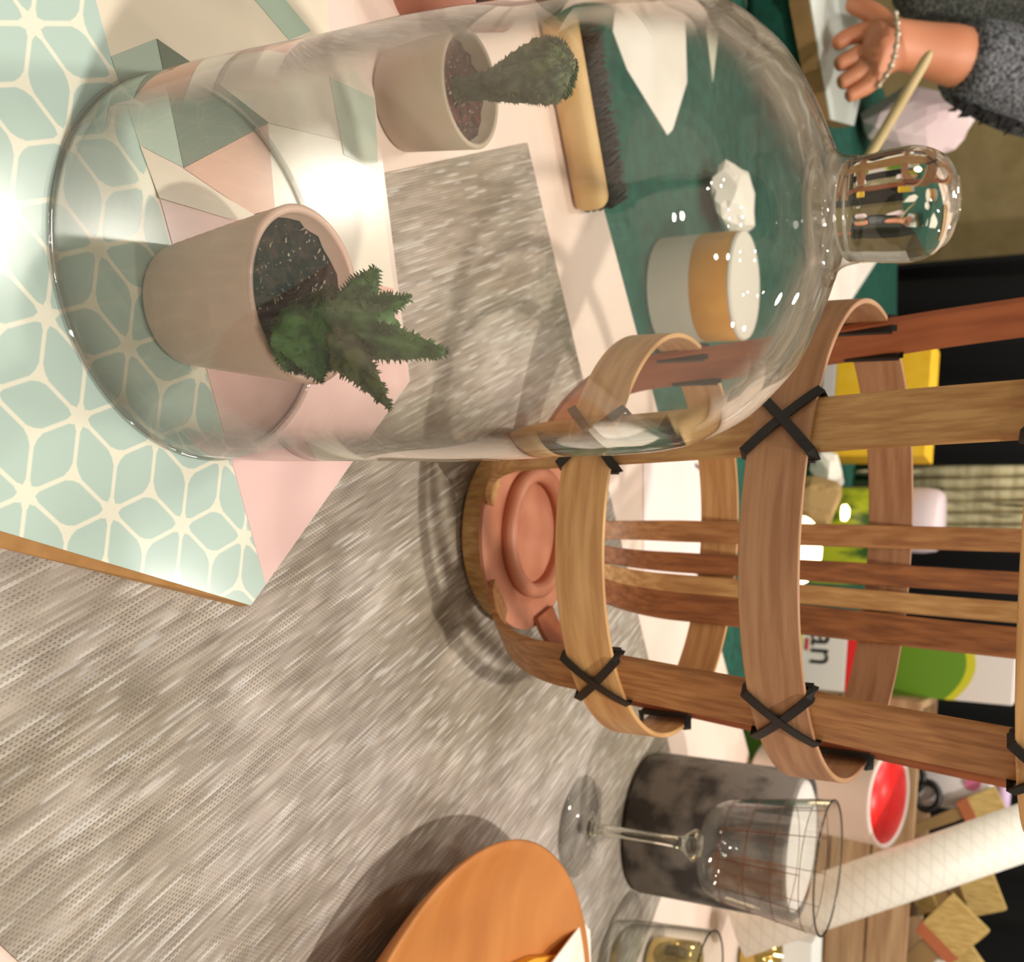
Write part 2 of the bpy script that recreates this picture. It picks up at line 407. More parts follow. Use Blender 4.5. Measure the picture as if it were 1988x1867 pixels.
sheet('pale_triangle', [(367, 118), (640, 66), (727, 190), (733, 290), (520, 238)], 2, mat('pale_paper', (222, 212, 196), **pm))
sheet('mint_shard', [(640, 150), (727, 190), (735, 330), (668, 300)], 3, mat('mint_shard', (186, 198, 182), **pm))
sheet('pink_corner', [(764, 560), (768, 585), (740, 640), (700, 545)], 3, mat('pink_paper2', (232, 186, 170), **pm))

# ------------------------------------------------------------------ potted cacti
def soil_part(parent, c, r, name='soil', n=170, col='soil', bitcol=(170, 160, 140)):
    bm = BM(); rings = [(r * k / 7, 0) for k in range(8)]
    lathe(bm, [(rr, 0.0) for rr, _ in rings][::-1], c, 32)
    for v in bm.verts: v.co.z += random.uniform(-0.0012, 0.0018)
    s = obj(name, bm, mat(col, (30, 22, 16), 0.95, (58, 40, 30), 300, bump=0.6), parent)
    if n:
        bm = BM()
        for _ in range(n):
            a = random.random() * 2 * PI; rr = r * 0.93 * math.sqrt(random.random())
            p = V((c[0] + rr * math.cos(a), c[1] + rr * math.sin(a), c[2] + 0.0012)); sz = random.uniform(0.0002, 0.0006)
            bmesh.ops.create_icosphere(bm, subdivisions=1, radius=sz, matrix=Matrix.Translation(p) @ Euler((random.random() * 3, random.random() * 3, 0)).to_matrix().to_4x4() @ Matrix.Diagonal((random.uniform(1, 3), 1, 0.7, 1)))
        g = obj('soil_grit', bm, mat('grit', bitcol, 0.9), parent); g['kind'] = 'stuff'
    return s
PC = V((-0.1226, 0.3592, BZ + 0.0014))
pt = thing('potted_cactus', PC, 'pink ribbed pot with spiky green cactus inside the glass dome', 'plant')
h = 0.070; r0, r1 = 0.0265, 0.037
prof = [(0, 0), (r0 - 0.002, 0), (r0, 0.002)]
nr = 44
for k in range(1, nr):
    t = k / nr; prof.append((r0 + (r1 - r0) * t + (0.00022 if k % 4 == 0 and k < 30 else 0), 0.002 + (h - 0.003) * t))
prof += [(r1, h - 0.001), (r1 - 0.0008, h), (r1 - 0.0030, h), (r1 - 0.0038, h - 0.0012), (r1 - 0.006, h - 0.022), (0, h - 0.022)]
obj('pot', lathe(BM(), prof, PC, 96), mat('pink_ceramic', (206, 170, 152), 0.45, (212, 178, 160), 20, coat=0.15), pt, smooth=True)
soil_part(pt, PC + V((0, 0, h - 0.0085)), r1 - 0.0046)
def spiky(bm, pts, rads, nrib=5, spikes=True, seg=25):
    P = curve_pts(pts, 10); n = len(P); rr = []
    for i in range(n):
        t = i / (n - 1) * (len(rads) - 1); k = min(int(t), len(rads) - 2); rr.append(rads[k] + (rads[k + 1] - rads[k]) * (t - k))
    ph = random.random() * 6
    rib = lambda g, t: (0.70 + 0.30 * abs(math.cos((g + ph) * nrib / 2)) ** 1.5) * (1 + 0.05 * math.sin(t * 60))
    tube(bm, P, rr, seg, True, None, rib)
    if spikes:
        for i in range(1, n, 1):
            t_ = (P[min(i + 1, n - 1)] - P[i - 1]).normalized()
            a = t_.orthogonal().normalized(); b = t_.cross(a)
            for k in range(nrib * 2):
                g = random.random() * 2 * PI; d = a * math.cos(g) + b * math.sin(g)
                base = P[i] + d * rr[i] * 0.86; tip = P[i] + d * (rr[i] * 1.0 + 0.0013) + t_ * 0.0012
                s = t_.cross(d) * 0.0004
                vs = [bm.verts.new(x) for x in (base + s, base - s, base + t_ * 0.0011, tip)]
                for f in ((0, 1, 3), (1, 2, 3), (2, 0, 3)): bm.faces.new([vs[q_] for q_ in f])
green = mat('cactus_green', (18, 66, 16), 0.5, (84, 128, 66), 90, bump=0.3)
green2 = mat('cactus_olive', (40, 62, 24), 0.55, (112, 120, 78), 120, bump=0.3)
base_y = PC.y - 0.004
def stem(pts, rpx, mt, Ys):
    P = [atY(p[0], p[1], Y_) for p, Y_ in zip(pts, Ys)]
    bm = BM(); spiky(bm, P, [mpx(P[0], k) for k in rpx])
    return obj('stem', bm, mt, pt, smooth=True)
stem([(560, 630), (600, 670), (620, 735)], [34, 62, 44, 6], green, [.350, .338, .330])
stem([(590, 640), (680, 640), (755, 632)], [40, 60, 52, 34], green, [.352, .350, .348])
stem([(640, 630), (695, 575), (730, 524)], [16, 34, 32, 8], green, [.356, .360, .362])
stem([(660, 625), (735, 595), (794, 580)], [18, 26, 20, 5], green, [.354, .356, .358])
stem([(680, 650), (770, 668), (862, 684)], [34, 38, 26, 7], green, [.350, .346, .344])
stem([(640, 660), (695, 710), (754, 788)], [36, 42, 24, 5], green2, [.344, .338, .334])
stem([(560, 600), (610, 600), (650, 560)], [14, 26, 22, 6], green2, [.356, .357, .358])
stem([(545, 640), (560, 690), (575, 715)], [14, 26, 22, 8], green, [.344, .338, .334])

BC = V((-0.292, 0.526, 0.0))
bp_ = thing('potted_club_cactus', BC, 'grey beige pot with club shaped cactus on the white table behind the glass dome', 'plant')
h2, ra, rb = 0.050, 0.0285, 0.0325
obj('pot', lathe(BM(), [(0, 0.0002), (ra - 0.002, 0.0002), (ra, 0.002), (rb, h2 - 0.001), (rb - 0.0008, h2), (rb - 0.0026, h2), (rb - 0.0034, h2 - 0.001), (rb - 0.005, h2 - 0.018), (0, h2 - 0.018)], BC, 64), mat('grey_ceramic', (178, 162, 138), 0.5, (186, 170, 146), 20), bp_, smooth=True)
soil_part(bp_, BC + V((0, 0, h2 - 0.010)), rb - 0.004, col='soil_red', n=90, bitcol=(120, 60, 40))
MATS['soil_red'].node_tree.nodes['Color Ramp'].color_ramp.elements[1].color = (*lin((98, 50, 34)), 1)
bm = BM(); P = [BC + V((-0.0, -0.002, h2 - 0.012)), atY(960, 165, BC.y), atY(1030, 145, BC.y - .002), atY(1085, 133, BC.y - .003), atY(1116, 126, BC.y - .003)]
spiky(bm, P, [mpx(P[1], k) for k in (22, 26, 46, 62, 50, 8)], 9, True, 36)
obj('stem', bm, mat('cactus_dark', (28, 52, 22), 0.6, (90, 108, 66), 140, bump=0.4), bp_, smooth=True)

PP = at(800, -30, 0.0)
ppt = thing('pink_pot', PP, 'pinkish terracotta pot with dark mouth left of the club cactus', 'pot')
pz = PP.z + 0.0
obj('pot', lathe(BM(), [(0, 0), (.026, 0), (.0345, .055), (.032, .055), (.030, .05), (.028, .035), (0, .035)], PP, 48), mat('terracotta', (188, 128, 108), 0.6, (200, 140, 120), 30), ppt, smooth=True)
soil_part(ppt, PP + V((0, 0, 0.046)), 0.0295, n=0)

# ------------------------------------------------------------------ wooden brush behind the back pot
a0, a1 = at(1050, 95, 0.0), at(1112, 418, 0.0)
dr = (a1 - a0).normalized(); nm = V((-dr.y, dr.x, 0));
if nm.y < 0: nm = -nm
Lb = 0.28; ang = math.atan2(dr.y, dr.x)
hb = thing('hand_brush', a1 - dr * Lb / 2, 'pale wooden brush with dark bristles lying behind the club cactus', 'brush')
c = a1 - dr * (Lb / 2) + nm * 0.011
obj('brush_block', box(BM(), c + V((0, 0, 0.0138)), (Lb, 0.022, 0.027), Euler((0, 0, ang)), 0.009), mat('pale_wood', (206, 166, 104), 0.55, (222, 186, 128), 18, (1, 1, 1)), hb, smooth=True)
bm = BM()
for i in range(3200):
    s = random.uniform(-Lb / 2 + 0.004, Lb / 2 - 0.002 + 0.006); zz = random.uniform(0.002, 0.026)
    p = a1 - dr * (Lb / 2) + dr * s + nm * 0.021 + V((0, 0, zz)); e = p + nm * random.uniform(0.036, 0.042) + dr * random.uniform(-0.004, 0.006) + V((0, 0, random.uniform(-0.003, 0.002)))
    u = dr * 0.0011; v_ = V((0, 0, 0.0011))
    vs = [bm.verts.new(x) for x in (p - u - v_, p + u - v_, p + v_, e - u * .6, e + u * .6)]
    bm.faces.new((vs[0], vs[1], vs[4], vs[3])); bm.faces.new((vs[1], vs[2], vs[4])); bm.faces.new((vs[2], vs[0], vs[3])); bm.faces.new((vs[2], vs[3], vs[4]))
o = obj('bristles', bm, mat('dark_bristle', (20, 13, 9), 0.6, (44, 28, 20), 60), hb); o['kind'] = 'stuff'

# ------------------------------------------------------------------ glass dome
GC = V((-0.1401, 0.3704, BZ + 0.0014))
gd = thing('glass_dome', GC, 'clear glass dome with round knob standing over the pink potted cactus', 'glass dome')
zb = GC.z
outer0 = [(0.0841, .0), (0.0853, .03), (0.0856, .06), (0.0853, .1), (0.0857, .14), (0.0846, .17), (0.0836, .19), (0.0831, .21), (0.0818, .228), (0.0793, .242), (0.0755, .2525), (0.0705, .262), (0.0640, .270), (0.0565, .2775), (0.0475, .2835), (0.038, .2885), (0.029, .2925), (0.0215, .2955)]
outer = [(r, z * 0.9698) for r, z in outer0]; DZ = 0.009
tk = 0.0022
def off(pr, d):
    out = []
    for i, (r, z) in enumerate(pr):
        r_a, z_a = pr[max(i - 1, 0)]; r_b, z_b = pr[min(i + 1, len(pr) - 1)]
        t = V((r_b - r_a, z_b - z_a)).normalized(); n = V((t.y, -t.x)); out.append((r - n.x * d * (1 + 2.0 * (z / .3) ** 4), z - n.y * d * (1 + 2.0 * (z / .3) ** 4)))
    return out
oc = [tuple(p) for p in curve_pts([V((r, z, 0)) for r, z in outer], 5)]
oc = [(p[0], p[1]) for p in oc]
inner = off(oc, tk); inner[0] = (inner[0][0], 0.0)
inner_top = [(0.0, inner[-1][1] - 0.001), (0.010, inner[-1][1] - 0.0008)]
ks = min(range(len(oc)), key=lambda k: abs(oc[k][1] - .212))
bm = lathe(BM(), inner[:ks + 1][::-1] + oc[:ks + 1], GC, 128, close=False)
obj('dome_wall', bm, glass_thin, gd, smooth=True)
bm = lathe(BM(), oc[ks:] + [(0.019, .2968 - DZ), (0.0, .2968 - DZ), (0.0, inner[-1][1] + .0006), (0.008, inner[-1][1] + .0005)] + inner[ks:][::-1], GC, 128, close=False)
obj('dome_crown', bm, thinglass('crown_glass', (254, 254, 253), (224, 220, 210), 0.05, 3.0, bend=(0.44, 0.78)), gd, smooth=True)
obj('dome_rim', lathe(BM(), [(0.0846 + .0009 * math.cos(k * PI / 6), .0010 + .0009 * math.sin(k * PI / 6)) for k in range(12)], GC + V((-0.0, 0, 0)), 128, close=True), thinglass('rim_glass', (254, 254, 253), (240, 241, 238), 0.2, 2.0), gd, smooth=True)
# neck ring and solid knob
kp = [(0.0, .2972), (0.0080, .2976), (0.0135, .2988), (0.0164, .3010), (0.0172, .3040), (0.0174, .3085), (0.0180, .313), (0.0184, .318), (0.0184, .3225), (0.0171, .3277), (0.0145, .3320), (0.0105, .3352), (0.0055, .3370), (0.0, .3374)]
kpp = [(max(p.x, 0), p.y - DZ) for p in curve_pts([V((r, z, 0)) for r, z in kp], 5)]
nk = [(p.x, p.y - DZ) for p in curve_pts([V((r, z, 0)) for r, z in [(.0250, .2944), (.0214, .2960), (.0193, .2978), (.0182, .3000), (.0177, .3022), (.01745, .3046)]], 4)]
obj('neck', lathe(BM(), nk, GC, 96), thinglass('neck_glass', (254, 254, 253), (220, 216, 208), 0.10, 2.5), gd, smooth=True)
obj('knob', lathe(BM(), kpp, GC, 96), glass_solid, gd, smooth=True)

# ------------------------------------------------------------------ bamboo lantern
LC = V((-0.048, 0.685, 0.0016))
lt = thing('bamboo_lantern', LC, 'tall bamboo lantern with flat slats and black lashed hoops right of the glass dome', 'lantern')
LZ = LC.z
pathp = [(.0665, .0245), (.080, .029), (.101, .042), (.1165, .060), (.1255, .085), (.1300, .125), (.1365, .18), (.1432, .237), (.1500, .29), (.1560, .345), (.162, .405)]
path = [(p.x, p.y) for p in curve_pts([V((r, z, 0)) for r, z in pathp], 5)]
def slat(deg, wd, mt, dr_=0.0):
    a = math.radians(deg); L_, R_, N_ = [], [], []
    n = len(path)
    for i, (r, z) in enumerate(path):
        r += dr_; w_ = wd / 2 * (0.72 + 0.28 * min(1, z / .09))
        ra_, za = path[max(i - 1, 0)]; rb_, zb_ = path[min(i + 1, n - 1)]
        t = V((rb_ - ra_, zb_ - za)).normalized(); nr_ = V((t.y, -t.x))
        rad = V((math.sin(a), -math.cos(a), 0)); tan = V((math.cos(a), math.sin(a), 0))
        p = LC + rad * r + V((0, 0, z - LZ + 0.0016))
        L_.append(p - tan * w_); R_.append(p + tan * w_); N_.append(rad * nr_.x + V((0, 0, nr_.y)))
    o = obj('slat', ribbon(BM(), L_, R_, N_, 0.0045), mt, lt)
    bv = o.modifiers.new('soft_edges', 'BEVEL'); bv.width = 0.0008; bv.segments = 2; bv.limit_method = 'ANGLE'
    return o
slat(-21, .031, bamboo); slat(44.5, .036, bamboo_mid); slat(112, .032, bamboo_red_shaded, -.005); slat(-105, .042, bamboo_red_shaded)
slat(186.5, .017, bamboo_mid); slat(175, .016, bamboo_dark); slat(167, .015, bamboo); slat(158.5, .023, bamboo_dark)
def hoop(r, z0, z1, mt, tilt=0.0):
    bm = BM(); lathe(bm, [(r - 0.0032, z0), (r, z0), (r, z1), (r - 0.0032, z1)], (LC.x, LC.y, 0), 128, close=True)
    for v in bm.verts: v.co.z += tilt * (v.co.y - (LC.y - r))
    o = obj('hoop', bm, mt, lt); smooth_angle(o)
    bv = o.modifiers.new('soft_edges', 'BEVEL'); bv.width = 0.0006; bv.segments = 2; bv.limit_method = 'ANGLE'
    return o
HO = [(.1345, .1100, .1400, bamboo_hoop), (.1485, .2220, .2535, bamboo_grey), (.1640, .3560, .3870, bamboo_hoop)]
HT = {HO[0][0]: 0.0, HO[1][0]: 0.052, HO[2][0]: 0.052}
for r, z0, z1, mt in HO: hoop(r, z0, z1, mt, HT[r])
for deg in (-21, 44.5, 112, -105):
    for r, z0, z1, mt in HO:
        bm = BM(); zm = (z0 + z1) / 2 + HT[r] * r * (1 - math.cos(math.radians(deg))); hz = (z1 - z0) / 2 + 0.002; da = 0.0195 / r
        for s in (-1, 1):
            pts = []
            for k in range(-6, 7):
                t = k / 6; a = math.radians(deg) + da * t * 0.95; rr = r + 0.0016 + 0.0012 * (1 - t * t) + (0.0006 if s > 0 else 0)
                pts.append(V((LC.x + rr * math.sin(a), LC.y - rr * math.cos(a), zm + s * t * hz)))
            a = math.radians(deg) - da; pts = [V((LC.x + (r - .008) * math.sin(a), LC.y - (r - .008) * math.cos(a), zm - s * hz * 1.02))] + pts
            a = math.radians(deg) + da; pts.append(V((LC.x + (r - .008) * math.sin(a), LC.y - (r - .008) * math.cos(a), zm + s * hz * 1.02)))
            L_, R_, N_ = [], [], []
            for i, p in enumerate(pts):
                t = (pts[min(i + 1, len(pts) - 1)] - pts[max(i - 1, 0)]).normalized(); nr_ = V((p.x - LC.x, p.y - LC.y, 0)).normalized()
                b = t.cross(nr_).normalized() * 0.0026; L_.append(p - b); R_.append(p + b); N_.append(nr_)
            ribbon(bm, L_, R_, N_, 0.0014)
        for s in (-1, 1):                                   # the turns behind the slat
            a = math.radians(deg) + s * da * 0.95
            x, y = LC.x + (r - .0085) * math.sin(a), LC.y - (r - .0085) * math.cos(a)
            box(bm, (x, y, zm), (0.0035, 0.0035, 2 * hz), Euler((0, 0, a)))
        obj('lashing', bm, black_cord, lt)
obj('base_disc', lathe(BM(), [(0, .0205), (.067, .0205), (.070, .0225), (.070, .025), (.066, .0262), (0, .0262)], (LC.x, LC.y, 0.0), 64), mat('copper_wood', (178, 112, 82), 0.5, (198, 134, 104), 24), lt)
smooth_angle(obj('foot', lathe(BM(), [(0, .0), (.058, .0), (.063, .004), (.066, .0188), (0, .0188)], (LC.x, LC.y, 0.0017), 64), bamboo, lt))
obj('base_ring', lathe(BM(), [(.036, .0262), (.046, .0262), (.047, .034), (.043, .037), (.037, .034)], (LC.x, LC.y, 0.0), 64, close=True), MATS['copper_wood'], lt, smooth=True)

# ------------------------------------------------------------------ large wooden platter (right)
WC = V((0.342, 0.616, 0.0016))
wd_ = mat('platter_wood', (190, 118, 58), 0.45, (202, 132, 70), 6, (1, 4, 1), 0.6)
bm = lathe(BM(), [(0, 0), (.118, 0), (.128, .003), (.168, .034), (.179, .044), (.1816, .0485), (.1795, .0495), (.173, .0470), (.160, .0405), (.145, .0365), (.10, .034), (0, .034)], WC, 128)
o = obj('wooden_platter', bm, wd_, loc=WC, smooth=True); tag(o, 'large round orange brown wooden platter at the runner\'s edge', 'platter')
c0 = V((WC.x, WC.y, WC.z + .034))
o = obj('paper_card', prism(BM(), [at(1062, 1885, .05), at(1134, 1790, .05), at(1148, 1806, .05), at(1150, 1930, .05), at(1090, 1945, .05)], .048, .0492), white_paper, loc=at(1110, 1850, .048)); tag(o, 'white paper card with pointed corner lying on the wooden platter', 'card')
o = obj('folded_napkin', prism(BM(), [at(985, 1880, .04), at(1030, 1858, .04), at(1086, 1852, .04), at(1090, 1905, .04), at(1010, 1920, .04)], .0365, .0435), mat('yellow_napkin', (224, 160, 40), 0.8), loc=at(1045, 1875, .0365)); tag(o, 'yellow folded napkin on the wooden platter', 'napkin')

# ------------------------------------------------------------------ wine glass with copper grid
WG = at(1125, 1603, 0.0016)
wg = thing('wine_glass', WG, 'stemmed wine glass with copper grid lines in front of the grey canister', 'glass')
def copper(): return mat('copper_line', (120, 72, 40), 0.35, metal=0.6)
bm = lathe(BM(), [(0, .0002), (.0435, .0002), (.0445, .0012), (.0435, .0024), (.03, .0035), (.014, .0065), (0.009, .011), (0, .011)], WG, 64)
obj('foot', bm, thinglass('foot_glass', (254, 254, 254), (236, 236, 230), .06, 4.0), wg, smooth=True)
sp_ = [(0.0, .0105), (0.0085, .0105), (.0062, .016), (.0048, .026), (.0044, .05), (.0044, .08), (.0058, .094), (.0110, .1015), (.0135, .106), (.012, .110), (0, .1115)]
sc_ = [(p.x, p.y) for p in curve_pts([V((r, z, 0)) for r, z in sp_[1:]], 4)]
obj('stem', lathe(BM(), [(0, .0105)] + [(max(0, a), b) for a, b in sc_], WG, 32), glass_solid, wg, smooth=True)
bp0 = [(.010, .1105), (.022, .1135), (.034, .120), (.0405, .130), (.0425, .140), (.0440, .150), (.0475, .175), (.0515, .200), (.0535, .2165)]
bc_ = [(p.x, p.y) for p in curve_pts([V((r, z, 0)) for r, z in bp0], 5)]
bm = lathe(BM(), bc_, WG, 72); lathe(bm, [(r - .0011, z + (.0011 if z < .13 else 0)) for r, z in bc_], WG, 72)
obj('bowl', bm, thinglass('bowl_glass', (254, 254, 253), (196, 193, 184), .06, 4.0), wg, smooth=True)
bm = BM()
def bowl_r(z):
    for (ra_, za), (rb_, zb_) in zip(bc_, bc_[1:]):
        if za <= z <= zb_: return ra_ + (rb_ - ra_) * (z - za) / max(1e-9, zb_ - za)
    return bc_[-1][0]
for z in (.139, .160, .182, .2050):
    r = bowl_r(z) + .0001; lathe(bm, [(r + .0003 * math.cos(k * PI / 3), z + .0003 * math.sin(k * PI / 3)) for k in range(6)], WG, 72, close=True)
for k in range(11):
    a = 2 * PI * k / 11 + .1
    tube(bm, [WG + V((bowl_r(z) * math.cos(a), bowl_r(z) * math.sin(a), z)) for z in (.136, .142, .15, .16, .175, .19, .205)], .00032, 6)
obj('copper_grid', bm, copper(), wg)
r = .0535; obj('rim', lathe(BM(), [(r - .0006 + .0009 * math.cos(k * PI / 4), .2165 + .0009 * math.sin(k * PI / 4)) for k in range(8)], WG, 72, close=True), thinglass('glass_rim', (205, 205, 198), (120, 120, 112), .08, 1.5), wg, smooth=True)

# tumbler and votives at the right edge
TG = at(1185, 1860, 0.0)
tg = thing('tumbler', TG, 'clear straight tumbler standing behind the wooden platter', 'glass')
bm = lathe(BM(), [(0, .0), (.033, .0), (.0375, .004), (.040, .02), (.043, .06), (.0455, .098)], TG, 64); lathe(bm, [(0, .010), (.030, .010), (.036, .018), (.0415, .06), (.0442, .098)], TG, 64)
obj('tumbler_body', bm, thinglass('tumbler_glass', (253, 254, 252), (150, 152, 144), .05, 3.0), tg, smooth=True)
obj('rim', lathe(BM(), [(.0449 + .0009 * math.cos(k * PI / 4), .098 + .0009 * math.sin(k * PI / 4)) for k in range(8)], TG, 64, close=True), thinglass('tumbler_rim', (150, 150, 142), (90, 90, 84), .08, 1.5), tg, smooth=True)
gold = mat('gold_glass', (196, 168, 96), 0.12, metal=0.85)
for (px, py), lab in (((1262, 1862), 'gold lined votive cup seen through the clear tumbler'), ((1440, 1850), 'gold lined votive cup standing farther back beside the white box')):
    p = at(px, py, 0.0); s = .026
    vt = thing('votive_cup', p, lab, 'cup', 'gold votive cups')
    obj('cup', lathe(BM(), [(0, 0), (s * .8, 0), (s, .006), (s * 1.08, .05), (s * 1.02, .05), (s * .93, .008), (0, .008)], p, 48), gold, vt, smooth=True)
    obj('candle', lathe(BM(), [(0, .008), (s * .8, .008), (s * .8, .026), (0, .027)], p, 32), mat('dark_wax', (30, 28, 22), .4), vt, smooth=True)
p = at(1498, 1830, 0.0)
o = obj('white_box', box(BM(), p + V((.035, .0, .035)), (.13, .07, .07), Euler((0, 0, .15)), .002), mat('pale_blue_white', (226, 230, 226), .6), loc=p); tag(o, 'small white box behind the tumbler', 'box')

# ------------------------------------------------------------------ grey canister behind the wine glass
CR = 0.071
cy_l = atY(1262, 1462, 1.03); CC = V((0.147 + CR, 1.03, 0.0016))
cn = thing('grey_canister', CC, 'grey mottled canister with pale top standing behind the wine glass', 'canister')
felt = mat('grey_felt', (72, 66, 62), 0.9, (138, 130, 122), 26, lo=.42, hi=.60, detail=5)
obj('canister_body', lathe(BM(), [(0, 0), (CR - .006, 0), (CR, .006), (CR, .157), (CR - .002, .160), (CR - .006, .160), (CR - .008, .15), (0, .15)], CC, 96), felt, cn, smooth=True)
obj('canister_filling', lathe(BM(), [(0, .1501), (CR - .0085, .1501), (CR - .0085, .158), (CR - .014, .1605), (0, .1605)], CC, 64), mat('pale_grey_top', (208, 202, 194), .8, (222, 216, 208), 14), cn, smooth=True)

# ------------------------------------------------------------------ rolled white paper with trellis print, leaning
def trellis():
    mt, nt, b = nodes('trellis_print'); N, L = nt.nodes, nt.links
    tc = N.new('ShaderNodeTexCoord'); mp = N.new('ShaderNodeMapping'); mp.inputs['Scale'].default_value = (5.5, 55, 1); mp.inputs['Rotation'].default_value = (0, 0, 0)
    L.new(tc.outputs['UV'], mp.inputs[0])
    sx = N.new('ShaderNodeSeparateXYZ'); L.new(mp.outputs[0], sx.inputs[0])
    def ma(op, a, b_=None):
        x = N.new('ShaderNodeMath'); x.operation = op
        for i, s in enumerate((a, b_)):
            if s is None: continue
            if isinstance(s, (int, float)): x.inputs[i].default_value = s
            else: L.new(s, x.inputs[i])
        return x.outputs[0]
    u, v = sx.outputs[0], sx.outputs[1]
    def ln(e): return ma('ABSOLUTE', ma('SUBTRACT', ma('FRACT', e), 0.5))
    d = ma('MINIMUM', ln(ma('ADD', u, ma('MULTIPLY', v, 0.5))), ln(ma('SUBTRACT', u, ma('MULTIPLY', v, 0.5))))
    mk = N.new('ShaderNodeMapRange'); L.new(d, mk.inputs[0]); mk.inputs[1].default_value = .0; mk.inputs[2].default_value = .10
    mc = N.new('ShaderNodeMix'); mc.data_type = 'RGBA'; mc.inputs[6].default_value = (*lin((226, 221, 208)), 1); mc.inputs[7].default_value = (*lin((244, 239, 226)), 1)
    L.new(mk.outputs[0], mc.inputs[0]); L.new(mc.outputs[2], b.inputs['Base Color']); b.inputs['Roughness'].default_value = .5
    return mt
ra_, rb_ = atY(1395, 1800, 1.30), atY(2120, 1570, 1.42)
ra_.z = max(ra_.z, .03)
me = bpy.data.meshes.new('paper_roll'); bm = BM(); uvl = bm.loops.layers.uv.new('UVMap')
ax = (rb_ - ra_); nA = 2; t = ax.normalized(); aa = t.orthogonal().normalized(); bb = t.cross(aa); rr_ = .033; S = 48
ring = [[bm.verts.new(p + aa * rr_ * math.cos(2 * PI * k / S) + bb * rr_ * math.sin(2 * PI * k / S)) for k in range(S)] for p in (ra_, rb_)]
for k in range(S):
    f = bm.faces.new((ring[0][k], ring[0][(k + 1) % S], ring[1][(k + 1) % S], ring[1][k]))
    for lp, uv in zip(f.loops, ((k / S, 0), ((k + 1) / S, 0), ((k + 1) / S, 1), (k / S, 1))): lp[uvl].uv = uv
o = obj('paper_roll', bm, trellis(), loc=ra_, smooth=True)
so = o.modifiers.new('thickness', 'SOLIDIFY'); so.thickness = .002
tag(o, 'white paper roll with faint trellis print leaning behind the wine glass', 'roll')

# ------------------------------------------------------------------ white pot of red paint
q = atY(1706, 1530, 1.46); RPz = q.z; rr = .060
RP = V((q.x + .005, q.y, 0.0))
rp_ = thing('paint_pot', RP, 'white pot filled with red paint beside the lantern', 'pot')
obj('pot', lathe(BM(), [(0, 0), (rr * .85, 0), (rr, .01), (rr, RPz + .004), (rr + .003, RPz + .006), (rr + .003, RPz + .010), (rr - .003, RPz + .010), (rr - .003, .02), (0, .02)], RP, 64), mat('pot_white', (232, 216, 206), .4), rp_, smooth=True)
bm = lathe(BM(), [(0, RPz), (rr - .0032, RPz), (rr - .0032, RPz + .0085), (0, RPz + .0095)], RP + V((0, 0, .0165)), 48)
rp_.rotation_euler = (math.radians(15), 0, 0); rp_.location.z = .0165
obj('paint', bm, mat('red_paint', (226, 14, 24), .35, (240, 40, 34), 40, bump=.3), rp_, smooth=True)

# ------------------------------------------------------------------ wooden crate with paint brushes
cz = atY(1775, 1700, 1.72).z
CB = V((.395, 1.80, 0.0))
ct = thing('wooden_crate', CB, 'brown wooden crate holding paint brushes at the table\'s far right', 'crate')
cw = mat('crate_wood', (150, 116, 82), .6, (182, 150, 112), 8, (1, 1, 9)); W_, D_, T_ = .56, .20, .012
for k in range(3):
    hh = cz / 3 - .004
    obj('plank', box(BM(), CB + V((0, -D_ / 2, cz / 3 * (k + .5))), (W_, T_, hh), None, .0012), cw, ct)
    obj('plank', box(BM(), CB + V((0, D_ / 2, cz / 3 * (k + .5))), (W_, T_, hh), None, .0012), cw, ct)
    for s in (-1, 1): obj('plank', box(BM(), CB + V((s * (W_ / 2 - T_ / 2), 0, cz / 3 * (k + .5))), (T_, D_ - T_ * 1.1, hh), None, .0012), cw, ct)
obj('crate_floor', box(BM(), CB + V((0, 0, .007)), (W_ - .026, D_ - .014, .012)), cw, ct)
brist = mat('bristle', (176, 146, 82), .8, (206, 178, 112), 60, (6, 6, 1)); steel = mat('ferrule_steel', (216, 212, 204), .2, metal=1); cop = mat('ferrule_copper', (198, 120, 84), .35, metal=.6); hw = mat('handle_wood', (150, 120, 76), .5)
def paint_brush(tip, ferr, wpx, fm, lab, Y, hl=.13, bl=None):
    a, b = atY(*tip, Y), atY(*ferr, Y); d = (b - a).normalized(); wv = mpx(a, wpx); nrm = V((0, -1, 0)); sd = d.cross(nrm).normalized()
    f1 = b + d * .018; e = f1 + d * hl
    if e.z < .02: e = f1 + d * ((f1.z - .02) / max(.05, -d.z))
    pb = thing('paint_brush', e, lab, 'brush', 'paint brushes in the crate')
    def bar(name, p0, p1, w0, w1, th, mt_):
        bm = BM(); q_ = []
        for p, w0_ in ((p0, w0), (p0 + (p1 - p0) * .12, w0 + (w1 - w0) * .12 + .0015), (p1, w1)):
            q_.append([bm.verts.new(p + sd * (s1 * w0_ / 2) + nrm * (s2 * th / 2)) for s1, s2 in ((-1, -1), (1, -1), (1, 1), (-1, 1))])
        for A, B in zip(q_, q_[1:]):
            for k in range(4): bm.faces.new((A[k], A[(k + 1) % 4], B[(k + 1) % 4], B[k]))
        bm.faces.new(q_[0]); bm.faces.new(q_[-1][::-1])
        return obj(name, bm, mt_, pb)
    bar('bristles', a, b, wv, wv * .96, .014, brist); bar('ferrule', b, f1, wv * 1.0, wv * .9, .016, fm); bar('handle', f1, e, wv * .5, .012, .010, hw)
paint_brush((1938, 1722), (1872, 1738), 85, steel, 'wide paint brush with bright steel ferrule standing in the crate', 1.80)
paint_brush((1885, 1770), (1826, 1822), 92, cop, 'wide paint brush with copper ferrule tilted left in the crate', 1.74)
paint_brush((1905, 1862), (1850, 1892), 70, cop, 'paint brush cut off by the picture\'s bottom edge', 1.775)
